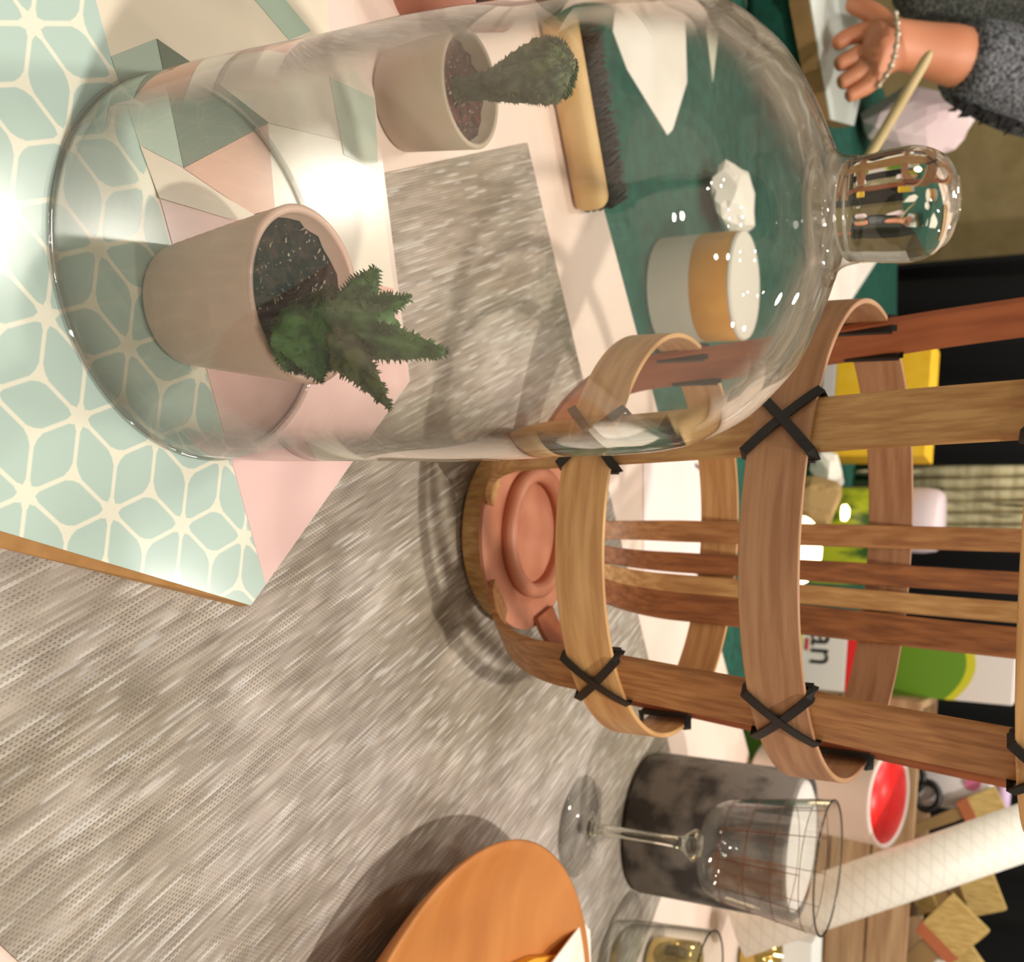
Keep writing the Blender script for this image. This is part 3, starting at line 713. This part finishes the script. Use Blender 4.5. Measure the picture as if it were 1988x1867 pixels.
paint_brush((1942, 1548), (1888, 1568), 46, cop, 'narrow paint brush with copper ferrule beside the white bottle', 1.80)
paint_brush((1810, 1735), (1775, 1745), 60, steel, 'short paint brush low between crate rim and steel ferrule', 1.79)
# orange and white handles of tools in the crate
for pts, col, lab in ((((1800, 1845), (1775, 1880)), (214, 120, 40), 'orange handled tool in the crate'), (((1845, 1835), (1800, 1890)), (224, 218, 204), 'white handled tool in the crate')):
    A_, B_ = atY(*pts[0], 1.75), atY(*pts[1], 1.75); d = (B_ - A_).normalized()
    bm = BM(); tube(bm, [A_, A_ + d * .004, A_ + d * .05, A_ + d * .10], [.005, .010, .011, .007], 14)
    o = obj('tool_handle', bm, mat('tool_' + lab.split()[0], col, .5), loc=A_, smooth=True); tag(o, lab, 'tool')
# white bottle with pink emblem
bq = atY(1840, 1525, 1.845); br = .036; bt = V((bq.x, bq.y, 0.0135)); top_z = atY(1945, 1515, 1.845).z
wbt = thing('white_bottle', bt, 'white bottle with round pink emblem standing in the crate', 'bottle')
obj('bottle_body', lathe(BM(), [(0, 0), (br, 0), (br, top_z - .06), (br * .95, top_z - .035), (br * .9, top_z - .02), (0, top_z - .02)], bt, 48), mat('bottle_white', (228, 222, 220), .35), wbt, smooth=True)
obj('bottle_cap', lathe(BM(), [(br * .5, top_z - .021), (br * .92, top_z - .021), (br * .92, top_z), (0, top_z)], bt, 32), mat('lilac_cap', (206, 180, 214), .5), wbt, smooth=True)
e_ = atY(1888, 1520, bt.y - br - .0008)
bm = BM(); bmesh.ops.create_circle(bm, segments=24, radius=.012, cap_ends=True, matrix=Matrix.Translation(e_) @ Euler((PI / 2, 0, 0)).to_matrix().to_4x4())
r_ = bmesh.ops.extrude_face_region(bm, geom=list(bm.faces)); bmesh.ops.translate(bm, verts=[g for g in r_['geom'] if isinstance(g, bmesh.types.BMVert)], vec=(0, .003, 0))
obj('emblem', bm, mat('pink_emblem', (206, 110, 146), .5), wbt)
# dark scissors handles / tools left of the bottle
p0, p1 = atY(1770, 1510, 1.80), atY(1800, 1545, 1.80)
bm = BM()
for c_ in (p0, p1):
    lathe(bm, [(.018 + .005 * math.cos(k * PI / 4), .005 * math.sin(k * PI / 4)) for k in range(8)], (0, 0, 0), 24, close=True)
    n_ = 24 * 8
    bm.verts.ensure_lookup_table()
    for v in list(bm.verts)[-n_:]: v.co = c_ + V((v.co.x * 1.2, v.co.z, v.co.y))
tube(bm, [p0 + V((0, 0, -.02)), (p0 + p1) / 2 + V((0.01, 0, -.08)), V(((p0.x + p1.x) / 2 + .01, 1.8, .03))], [.004, .005, .003], 8)
o = obj('scissors', bm, mat('black_plastic', (20, 18, 16), .4), loc=V(((p0.x + p1.x) / 2, 1.8, .02)), smooth=True); tag(o, 'black handled scissors standing in the crate beside the bottle', 'scissors')

# ------------------------------------------------------------------ things on the teal table
TZ = -0.030
def flat_sheet(name, pts, lab, cat, mt, z=TZ, th=.0008, grp=None):
    P = [at(px, py, z + th) for px, py in pts]; c_ = sum(P, V()) / len(P)
    o = obj(name, prism(BM(), P, z, z + th), mt, loc=(c_.x, c_.y, z)); tag(o, lab, cat, grp); return o
flat_sheet('paper_sheet', [(1203, -60), (1190, 60), (1218, 135), (1296, 262), (1306, 252), (1334, 160), (1328, -60)], 'white paper with pointed tip on teal cloth behind the brush', 'paper', white_paper)
flat_sheet('paper_strip', [(1372, -30), (1372, 60), (1384, 160), (1398, 40), (1400, -30)], 'narrow pale paper strip on teal cloth seen through the dome', 'paper', mat('strip_paper', (206, 206, 186), .7))
flat_sheet('paper_scrap', [(1446, -40), (1450, 14), (1486, 34), (1500, -40)], 'white paper scrap on teal cloth above the dome\'s shoulder', 'paper', white_paper)
flat_sheet('paper_note', [(1560, 560), (1600, 470), (1735, 470), (1733, 487), (1712, 492), (1652, 584), (1600, 610)], 'white note sheet with pointed corner beside the dome knob on teal cloth', 'paper', white_paper)
# printed scroll ornaments on a white sheet at the white table's edge
sh = [at(1250, 880, .001), at(1392, 870, .001), at(1398, 980, .001), at(1388, 1140, .001), at(1330, 1150, .001), at(1250, 1140, .001)]
ps = thing('printed_sheet', at(1330, 1010, 0), 'white sheet with grey printed curls behind the lantern slats', 'paper')
obj('sheet', prism(BM(), sh, .0002, .001), mat('sheet_white', (244, 226, 222), .6), ps)
def curl(pts, r=.0022):
    bm = BM(); tube(bm, curve_pts([at(px, py, .0016) for px, py in pts], 6), r, 6, True, .25); obj('printed_curl', bm, mat('grey_ink', (120, 112, 116), .7), ps)
curl([(1350, 902), (1372, 920), (1386, 946), (1388, 975)]); curl([(1340, 1094), (1352, 1110), (1372, 1112), (1376, 1096), (1360, 1088)], .0026); curl([(1312, 1092), (1316, 1106), (1328, 1108)], .0016)

def cyl(name, px, py, r, z0, z1, mt, lab, cat, seg=64):
    p = at(px, py, z0); o = obj(name, lathe(BM(), [(0, 0), (r - .002, 0), (r, .002), (r, z1 - z0 - .002), (r - .002, z1 - z0), (r * .42, z1 - z0), (r * .40, z1 - z0 - .004), (0, z1 - z0 - .004)], p, seg), mt, loc=p); smooth_angle(o); tag(o, lab, cat); return o, p
tp = at(1288, 566, TZ); tub = thing('paper_tub', tp, 'white tub with yellow orange band on teal cloth seen through the dome', 'tub')
obj('tub_body', lathe(BM(), [(0, 0), (.052, 0), (.054, .002), (.054, .046), (0, .046)], tp, 64), mat('tub_white', (222, 214, 200), .5), tub, smooth=False)
obj('band', lathe(BM(), [(0, .0461), (.054, .0461), (.0545, .048), (.0545, .083), (.054, .085), (0, .085)], tp, 64), mat('tape_yellow', (226, 152, 36), .4, (236, 166, 52), 30), tub)
obj('lid', lathe(BM(), [(0, .0851), (.054, .0851), (.0545, .087), (.053, .0895), (0, .0895)], tp, 64), MATS['tub_white'], tub)
for ch in tub.children: smooth_angle(ch)
def crumple(name, px, py, z, size, lab, mt, cat='paper', seed=1, sc=(1, 1, .6)):
    rnd = random.Random(seed); p = at(px, py, z); bm = BM(); bmesh.ops.create_icosphere(bm, subdivisions=3, radius=size)
    dirs = [(V((rnd.gauss(0, 1), rnd.gauss(0, 1), rnd.gauss(0, 1))).normalized(), rnd.uniform(.65, 1.0)) for _ in range(26)]
    for v in bm.verts:
        n_ = v.co.normalized(); k = min([h_ / max(.05, n_.dot(d_)) for d_, h_ in dirs if n_.dot(d_) > .3] + [1.25]); v.co = V((n_.x * sc[0], n_.y * sc[1], n_.z * sc[2])) * size * k
    mn = min(v.co.z for v in bm.verts)
    for v in bm.verts: v.co += p + V((0, 0, -mn))
    o = obj(name, bm, mt, loc=p); tag(o, lab, cat); return o
crumple('crumpled_paper', 1385, 400, TZ, .05, 'crumpled white paper on teal cloth left of the tape rolls', white_paper, seed=3, sc=(.8, 1.5, .5))
crumple('crumpled_paper', 1572, 925, TZ, .045, 'crumpled white tissue behind the lantern on teal cloth', white_paper, seed=5)
crumple('paper_bag', 1530, 965, TZ, .05, 'small crumpled beige paper bag behind the lantern', mat('kraft', (170, 138, 88), .8), 'bag', seed=8, sc=(1, .8, 1))
# cartons and packs behind the lantern
def carton(name, p0, p1, Y, d, z0, mt, lab, cat='box', bev=.002, group=None):
    a, b = atY(*p0, Y), atY(*p1, Y); x0, x1 = sorted((a.x, b.x)); z1 = max(a.z, b.z)
    z0 = min(a.z, b.z) if z0 is None else z0
    o = obj(name, box(BM(), ((x0 + x1) / 2, Y + d / 2, (z0 + z1) / 2), (x1 - x0, d, z1 - z0), None, bev), mt, loc=((x0 + x1) / 2, Y + d / 2, z0)); tag(o, lab, cat, group)
    return o, (x0, x1, z0, z1)
o, b0 = carton('white_carton', (1627, 660), (1560, 880), 1.85, .10, TZ, mat('carton_white', (216, 206, 204), .5), 'low white carton under the yellow carton behind the lantern')
a, b = atY(1629, 660, 1.85), atY(1797, 880, 1.85)
o = obj('yellow_carton', box(BM(), ((a.x + b.x) / 2 + .004, 1.90, (b0[3] + b.z) / 2), (abs(b.x - a.x), .10, b.z - b0[3]), None, .002), mat('carton_yellow', (246, 190, 30), .55, (252, 202, 52), 40), loc=((a.x + b.x) / 2, 1.9, b0[3])); tag(o, 'bright yellow carton stacked on a white carton behind the lantern', 'box')
leaf = mat('leafy_print', (36, 84, 26), .35, (176, 188, 40), 26, (1.6, 1, .5), lo=.42, hi=.58, detail=4)
o, b1 = carton('leafy_box', (1570, 945), (1722, 1138), 1.75, .06, None, leaf, 'box with leafy green and yellow print and white top edge behind the lantern', 'box')
o.name = 'leafy_box'
z_ = b1[3]; lb = o
obj('lid_edge', box(BM(), ((b1[0] + b1[1]) / 2, 1.78, z_ - .008), (b1[1] - b1[0] + .003, .063, .018)), mat('lid_white', (232, 222, 214), .5), lb)
if b1[2] > TZ:
    obj('lower_panel', box(BM(), ((b1[0] + b1[1]) / 2, 1.78, (TZ + b1[2]) / 2), (b1[1] - b1[0] - .002, .058, b1[2] - TZ)), mat('kraft', (170, 138, 88), .8), lb)
o, _ = carton('red_packet', (1578, 1100), (1652, 1122), 1.70, .02, TZ, mat('packet_red', (200, 36, 44), .5), 'slim red packet in front of the leafy box', 'packet')
# round white jar
jp = atY(1800, 1010, 1.95)
jar = thing('white_jar', V((jp.x, 1.95, TZ)), 'tall round shouldered white jar behind the leafy box', 'jar'); jz = atY(1832, 1010, 1.95).z - TZ; jr = .057
obj('jar_body', lathe(BM(), [(0, 0), (jr, 0), (jr, jz - .03), (jr * .94, jz - .010), (jr * .8, jz), (0, jz)], jar.location, 48), mat('jar_white', (226, 208, 212), .4), jar, smooth=True)
# pack with lettering
o, pb = carton('lettered_pack', (1648, 1205), (1500, 1330), 1.62, .07, TZ, mat('pack_white', (232, 226, 222), .45), 'white pack lettered an with red band behind the lantern', 'packet')
a, b = atY(1697, 1205, 1.62), atY(1648, 1330, 1.62)
obj('red_band', box(BM(), ((pb[0] + pb[1]) / 2, 1.655, (pb[3] + a.z) / 2), (pb[1] - pb[0], .07, abs(a.z - pb[3])), None, .001), mat('band_red', (232, 26, 28), .5), o)
a, b = atY(1556, 1205, 1.62), atY(1540, 1330, 1.62)
obj('yellow_band', box(BM(), ((pb[0] + pb[1]) / 2, 1.655, (a.z + b.z) / 2), (pb[1] - pb[0] + .001, .0715, .013)), mat('band_yellow', (206, 204, 60), .5), o)
def text(s, loc, size, mt, parent, rot=(PI / 2, 0, 0), name='lettering'):
    cu = bpy.data.curves.new(name, 'FONT'); cu.body = s; cu.size = size; cu.extrude = .0004; cu.align_x = 'LEFT'
    tmp = bpy.data.objects.new(name, cu); me = bpy.data.meshes.new_from_object(tmp); bpy.data.objects.remove(tmp)
    t_ = bpy.data.objects.new(name, me); COL.objects.link(t_); me.materials.clear(); me.materials.append(mt); t_.parent = parent
    base = V(parent.location); t_.location = V(loc) - base; t_.rotation_euler = rot; return t_
p = atY(1577, 1222, 1.6192)
text('an', p, .058, mat('ink_dark', (40, 38, 40), .6), o)
p = atY(1566, 1250, 1.6185)
obj('red_line', box(BM(), (p.x, 1.6195, p.z), (.018, .0012, .005)), mat('ink_red', (200, 50, 60), .6), o)
# green, yellow and white bucket
q0, q1 = atY(1780, 1235, 1.80), atY(1975, 1345, 1.80)
o, gb = carton('green_white_box', (1975, 1225), (1700, 1345), 1.80, .09, TZ, mat('box_white', (226, 220, 214), .45), 'white box with green and yellow band behind the lantern', 'box')
zg0, zg1, zy = atY(1700, 1285, 1.8).z, atY(1865, 1285, 1.8).z, atY(1883, 1285, 1.8).z
def arc_panel(name, za, zb_, bulge, mt, yo):
    bm = BM(); n_ = 14; lo_, hi_ = [], []
    for k in range(n_ + 1):
        t_ = k / n_; x = gb[0] + (gb[1] - gb[0]) * t_; up_ = bulge * (1 - (2 * t_ - 1) ** 2)
        lo_.append((x, za)); hi_.append((x, zb_ + up_ - bulge * .7))
    for yy in (1.8 - yo, 1.8 - .0002):
        vs = [bm.verts.new((x, yy, z)) for x, z in lo_ + hi_[::-1]]; bm.faces.new(vs)
    obj(name, bm, mt, o)
arc_panel('yellow_band', zg0, zy, .03, mat('band_yellow2', (206, 204, 40), .5), .0008); arc_panel('green_band', zg0, zg1, .03, mat('band_green', (98, 146, 28), .5), .0014)
flat = carton('green_box', (1530, 1340), (1440, 1505), 1.50, .05, TZ, mat('box_green', (98, 146, 46), .6), 'grass green box at the white table\'s edge behind the lantern')
# pale cloth folds and lit lamp behind the lantern
bm = BM(); pf = atY(1850, 930, 2.2); pg = atY(1975, 1015, 2.2); n_ = 30; rows = []
for j, z in enumerate((TZ, pf.z, (pf.z + pg.z) / 2, pg.z + .03)):
    rows.append([bm.verts.new((pf.x - .03 + (pg.x - pf.x + .06) * i / n_, 2.2 + .02 * math.sin(i * 1.3 + j) + .03 * j / 3, z)) for i in range(n_ + 1)])
for A, B in zip(rows, rows[1:]):
    for i in range(n_): bm.faces.new((A[i], A[i + 1], B[i + 1], B[i]))
o = obj('draped_cloth', bm, mat('pale_olive_cloth', (150, 140, 106), .9, (196, 186, 150), 6, (1, 1, 8)), loc=(pf.x, 2.2, TZ), smooth=True)
o.modifiers.new('thickness', 'SOLIDIFY').thickness = .003; tag(o, 'pale folded cloth standing at the far table\'s back', 'cloth')
lp = atY(1552, 1068, 1.30)
lm = thing('table_lamp', V((lp.x, lp.y, O.z)), 'small glowing lamp behind the lantern hoop', 'lamp')
zz0 = .0 if (V((lp.x, lp.y, 0)) - O).dot(E2) > 0 else TZ
lm.location.z = zz0
obj('lamp_base', lathe(BM(), [(0, 0), (.025, 0), (.027, .004), (.006, .012), (.005, lp.z - zz0 - .012), (0, lp.z - zz0 - .012)], lm.location, 32), mat('lamp_brass', (120, 84, 50), .4), lm, smooth=True)
obj('lamp_globe', lathe(BM(), [(.042 * math.cos(k * PI / 16 - PI / 2) + (0 if 0 < k < 16 else 0), lp.z - zz0 + .026 * math.sin(k * PI / 16 - PI / 2)) for k in range(17)], lm.location, 40), mat('glow', (255, 226, 178), .5, emit=7), lm, smooth=True)
tl = atY(1640, 995, 1.70)  # glowing disc added as a bright reflection on the leafy box, no lamp there
o = obj('painted_glint', lathe(BM(), [(0, -.004), (.012, -.004), (.013, .002), (.008, .006), (0, .007)], tl, 24), mat('glow2', (255, 222, 160), .5, emit=7), loc=tl, smooth=True); tag(o, 'tiny glowing disc standing in for a reflection on the leafy box', 'lamp')

# ------------------------------------------------------------------ tray box, pink cup and stick by the person
zt = 0.055
P = [at(1574, -60, zt), at(1574, 0, zt), at(1614, 232, zt), at(1658, 244, zt), at(1690, 100, zt), at(1690, -60, zt)]
c_ = sum(P, V()) / 6
bx = thing('cardboard_box', V((c_.x, c_.y, TZ)), 'brown cardboard box with white top under the person\'s hand', 'box')
fz = zt - .026
Pc = [c_ + (p - c_) * .93 for p in P]
o = obj('folded_cloth', prism(BM(), Pc, TZ, fz), mat('teal_cloth', (2, 66, 52)), loc=(c_.x, c_.y, TZ)); bv = o.modifiers.new('soft', 'BEVEL'); bv.width = .012; bv.segments = 4; tag(o, 'folded dark green cloth under the white topped cardboard box', 'cloth')
bx.location.z = fz
obj('box_body', prism(BM(), P, fz, zt - .002), mat('cardboard', (138, 106, 62), .8, (152, 120, 74), 20), bx)
obj('white_top', prism(BM(), P, zt - .002, zt), mat('box_top', (214, 220, 212), .6), bx)
cp = at(1672, 290, TZ); cp = atY(1690, 262, 1.62)
cpo = crumple('tissue_heap', 1672, 262, TZ, .085, 'pale pink tissue heap behind the dome knob', mat('pink_tissue', (232, 204, 206), .8, (238, 218, 216), 10), 'tissue', 11, (.9, 1.0, 1.25))
A_, B_ = atY(1808, 98, 1.25), atY(1690, 300, 1.30)
d = (B_ - A_).normalized(); bm = BM()
L = (B_ - A_).length
sd = d.cross(V((0, -1, 0))).normalized()
pts = [A_ + d * s for s in (0, .004, .012, .05, L, L + .1)]
tube(bm, pts, [.002, .006, .0085, .0090, .0090, .0090], 16, True, .7)
o = obj('wooden_stick', bm, mat('stick_wood', (196, 172, 122), .5, (214, 192, 144), 14), loc=B_, smooth=True); tag(o, 'pale flat wooden stick leaning in front of the person\'s forearm', 'stick')

# ------------------------------------------------------------------ person at the far table
YH = 1.36
def skin_obj(name, chains, mt, parent, sub=2, loc=None):
    """chains: list of [(co, r), ...]; a chain whose first item is an int joins that vertex index of the list so far"""
    vs, rs, es = [], [], []
    for ch in chains:
        prev = None
        for it in ch:
            if isinstance(it, int): prev = it; continue
            co, r = it; vs.append(V(co)); rs.append(r); i = len(vs) - 1
            if prev is not None: es.append((prev, i))
            prev = i
    base = V(parent.location) if parent else V(loc)
    me = bpy.data.meshes.new(name); me.from_pydata([v - base for v in vs], es, [])
    o = bpy.data.objects.new(name, me); COL.objects.link(o)
    if parent: o.parent = parent
    md = o.modifiers.new('skin', 'SKIN'); md.use_smooth_shade = True
    if not me.skin_vertices: 
        me.attributes.new('skin_vertices', 'FLOAT', 'POINT') if False else None
    bpy.context.view_layer.update()
    if len(me.skin_vertices) == 0:
        bpy.context.view_layer.objects.active = o; o.select_set(True); bpy.ops.mesh.customdata_skin_add(); o.select_set(False)
    sv = me.skin_vertices[0].data
    for i, r in enumerate(rs): sv[i].radius = (r, r); sv[i].use_root = (i == 0)
    ss = o.modifiers.new('smooth', 'SUBSURF'); ss.levels = sub; ss.render_levels = sub
    if mt: me.materials.append(mt)
    return o
K = lambda px, py, Y=YH, r=12: (atY(px, py, Y), mpx(atY(px, py, Y), r))
pr_loc = atY(2000, -250, 2.0); pr_loc.z = -0.78
prs = thing('person', pr_loc, 'person in grey speckled sweater with bracelet resting a hand on a box', 'person')
skinm = mat('skin', (206, 130, 92), .5, (216, 144, 108), 12)
skinm.node_tree.nodes['Principled BSDF'].inputs['Subsurface Weight'].default_value = 0.1
sho = atY(2330, -260, 1.75); ctr = V((sho.x - .17, sho.y + .10, sho.z - .02)); sh2 = V((ctr.x - .16, ctr.y + .09, sho.z))
nck = V((ctr.x + .01, ctr.y - .02, sho.z + .09)); hd = nck + V((.03, -.05, .13))
chains = [
    [K(1900, 120, 1.44, 60), K(1835, 104, 1.40, 57), K(1775, 92, 1.375, 50), K(1738, 88, YH, 45), K(1708, 95, 1.352, 50)],      # forearm, wrist, palm (index 4)
    [4, K(1686, 62, 1.350, 25), K(1652, 68, 1.342, 18), K(1630, 80, 1.338, 16.5), K(1618, 90, 1.334, 14)],
    [4, K(1682, 100, 1.348, 25), K(1655, 112, 1.340, 18), K(1634, 122, 1.336, 16.5), K(1621, 129, 1.332, 14)],
    [4, K(1682, 134, 1.348, 24), K(1658, 148, 1.340, 17.5), K(1638, 158, 1.336, 16), K(1627, 164, 1.332, 13.5)],
    [4, K(1692, 160, 1.350, 22), K(1668, 176, 1.343, 15.5), K(1652, 184, 1.340, 14), K(1642, 189, 1.336, 12)],
    [3, K(1722, 52, 1.352, 26), K(1692, 22, 1.350, 22), K(1660, 10, 1.350, 19), K(1642, 4, 1.348, 15)],                          # thumb, from the side of the palm
    [0, K(2060, 190, 1.55, 62), (sho, .062), (ctr, .09), (nck - V((0, 0, .03)), .058), (nck + V((.005, -.01, .02)), .054), (hd + V((0, 0, -.055)), .066), (hd, .084), (hd + V((-.005, .008, .06)), .080), (hd + V((-.008, .01, .09)), .050)],
]
obj_body = skin_obj('body', chains, skinm, prs)
# sweater: two sleeves and torso
knit = mat('grey_knit', (50, 52, 56), .95, (132, 134, 138), 230, lo=.40, hi=.68, detail=3, bump=.5)
knit_d = mat('dark_knit', (36, 38, 34), .95, (92, 94, 84), 230, lo=.42, hi=.70, detail=3, bump=.5)
sl = [K(1852, 112, 1.41, 76), K(1885, 120, 1.43, 86), K(1960, 150, 1.48, 100), K(2060, 190, 1.55, 108)]
chest = sho + V((.0, .06, -.08))
skin_obj('sleeve', [sl + [(sho, .085)]], knit, prs)
skin_obj('sweater', [[(ctr + V((0, 0, -.04)), .145), (ctr + V((-.01, .02, -.25)), .155), (ctr + V((-.02, .05, -.5)), .15), (V((ctr.x - .02, ctr.y + .06, -.35)), .15)], [0, (sho + V((-.02, .01, -.01)), .082)], [0, (sh2, .085)]], knit_d, prs)
fd = (V((.75, -.62, -.28))).normalized(); sdv = fd.cross(V((0, 0, 1))).normalized(); upv = sdv.cross(fd).normalized()
bm = BM(); bmesh.ops.create_icosphere(bm, subdivisions=4, radius=.101, matrix=Matrix.Translation(hd + V((-.004, .004, .018)) - fd * .012) @ Matrix.Diagonal((1, 1, 1.14, 1)))
dl = [v for v in bm.verts if (v.co - hd).dot(fd) > .030 and (v.co - hd).dot(upv) < .062]
bmesh.ops.delete(bm, geom=dl, context='VERTS')
o = obj('hair', bm, mat('dark_hair', (44, 30, 22), .55, (66, 46, 34), 40, (8, 8, 1), bump=.4), prs, smooth=True)
so = o.modifiers.new('thickness', 'SOLIDIFY'); so.thickness = .008
for s_ in (-1, 1):
    bm = BM(); bmesh.ops.create_icosphere(bm, subdivisions=2, radius=.011, matrix=Matrix.Translation(hd + fd * .074 + sdv * (.031 * s_) + upv * .008)); obj('eye', bm, mat('eye_dark', (50, 38, 32), .25), prs, smooth=True)
    bm = BM(); bmesh.ops.create_icosphere(bm, subdivisions=2, radius=.026, matrix=Matrix.Translation(hd + sdv * (.086 * s_) - fd * .004) @ Matrix.Diagonal((.5, .7, 1.1, 1))); obj('ear', bm, skinm, prs, smooth=True)
bm = BM(); tube(bm, [hd + fd * .078 + upv * .006, hd + fd * .096 - upv * .022, hd + fd * .080 - upv * .034], [.007, .012, .010], 12); obj('nose', bm, skinm, prs, smooth=True)
bm = BM(); tube(bm, [hd + fd * .066 - upv * .056 + sdv * t_ for t_ in (-.024, -.01, 0, .01, .024)], [.002, .006, .0065, .006, .002], 10); obj('mouth', bm, mat('lips', (176, 88, 80), .5), prs, smooth=True)

skin_obj('sleeve', [[K(1745, -30, 1.40, 46), K(1800, -8, 1.46, 60), K(1900, 10, 1.52, 74), K(2000, 0, 1.58, 90), K(2120, -230, 1.72, 100), (sh2, .085)]], knit_d, prs)
# bracelet
bm = BM(); pts = []
for k in range(22):
    a = 2 * PI * k / 22; t = k / 21
ctrl = [K(1738, 26, 1.345)[0], K(1743, 60, 1.318)[0], K(1738, 100, 1.312)[0], K(1728, 132, 1.322)[0], K(1706, 165, 1.345)[0]]
cp_ = curve_pts(ctrl, 7)
for i, p in enumerate(cp_):
    bmesh.ops.create_icosphere(bm, subdivisions=2, radius=.0042 if i % 4 == 0 else .0026, matrix=Matrix.Translation(p))
tube(bm, cp_, .0012, 6)
obj('bracelet', bm, mat('bead_silver', (206, 190, 168), .25, metal=.5), prs, smooth=True)
bm = BM()
for i in range(26):
    t = i / 25; p = atY(1862 + 150 * t, 196 + 34 * math.sin(t * 1.9), 1.42 + .08 * t)
    e = p + V((random.uniform(-.01, .02), 0, -random.uniform(.006, .018)))
    tube(bm, [p, (p + e) / 2 + V((.004, 0, 0)), e], [.004, .003, .0008], 5)
fr = obj('fringe', bm, mat('black_fringe', (16, 14, 12), .9), prs)
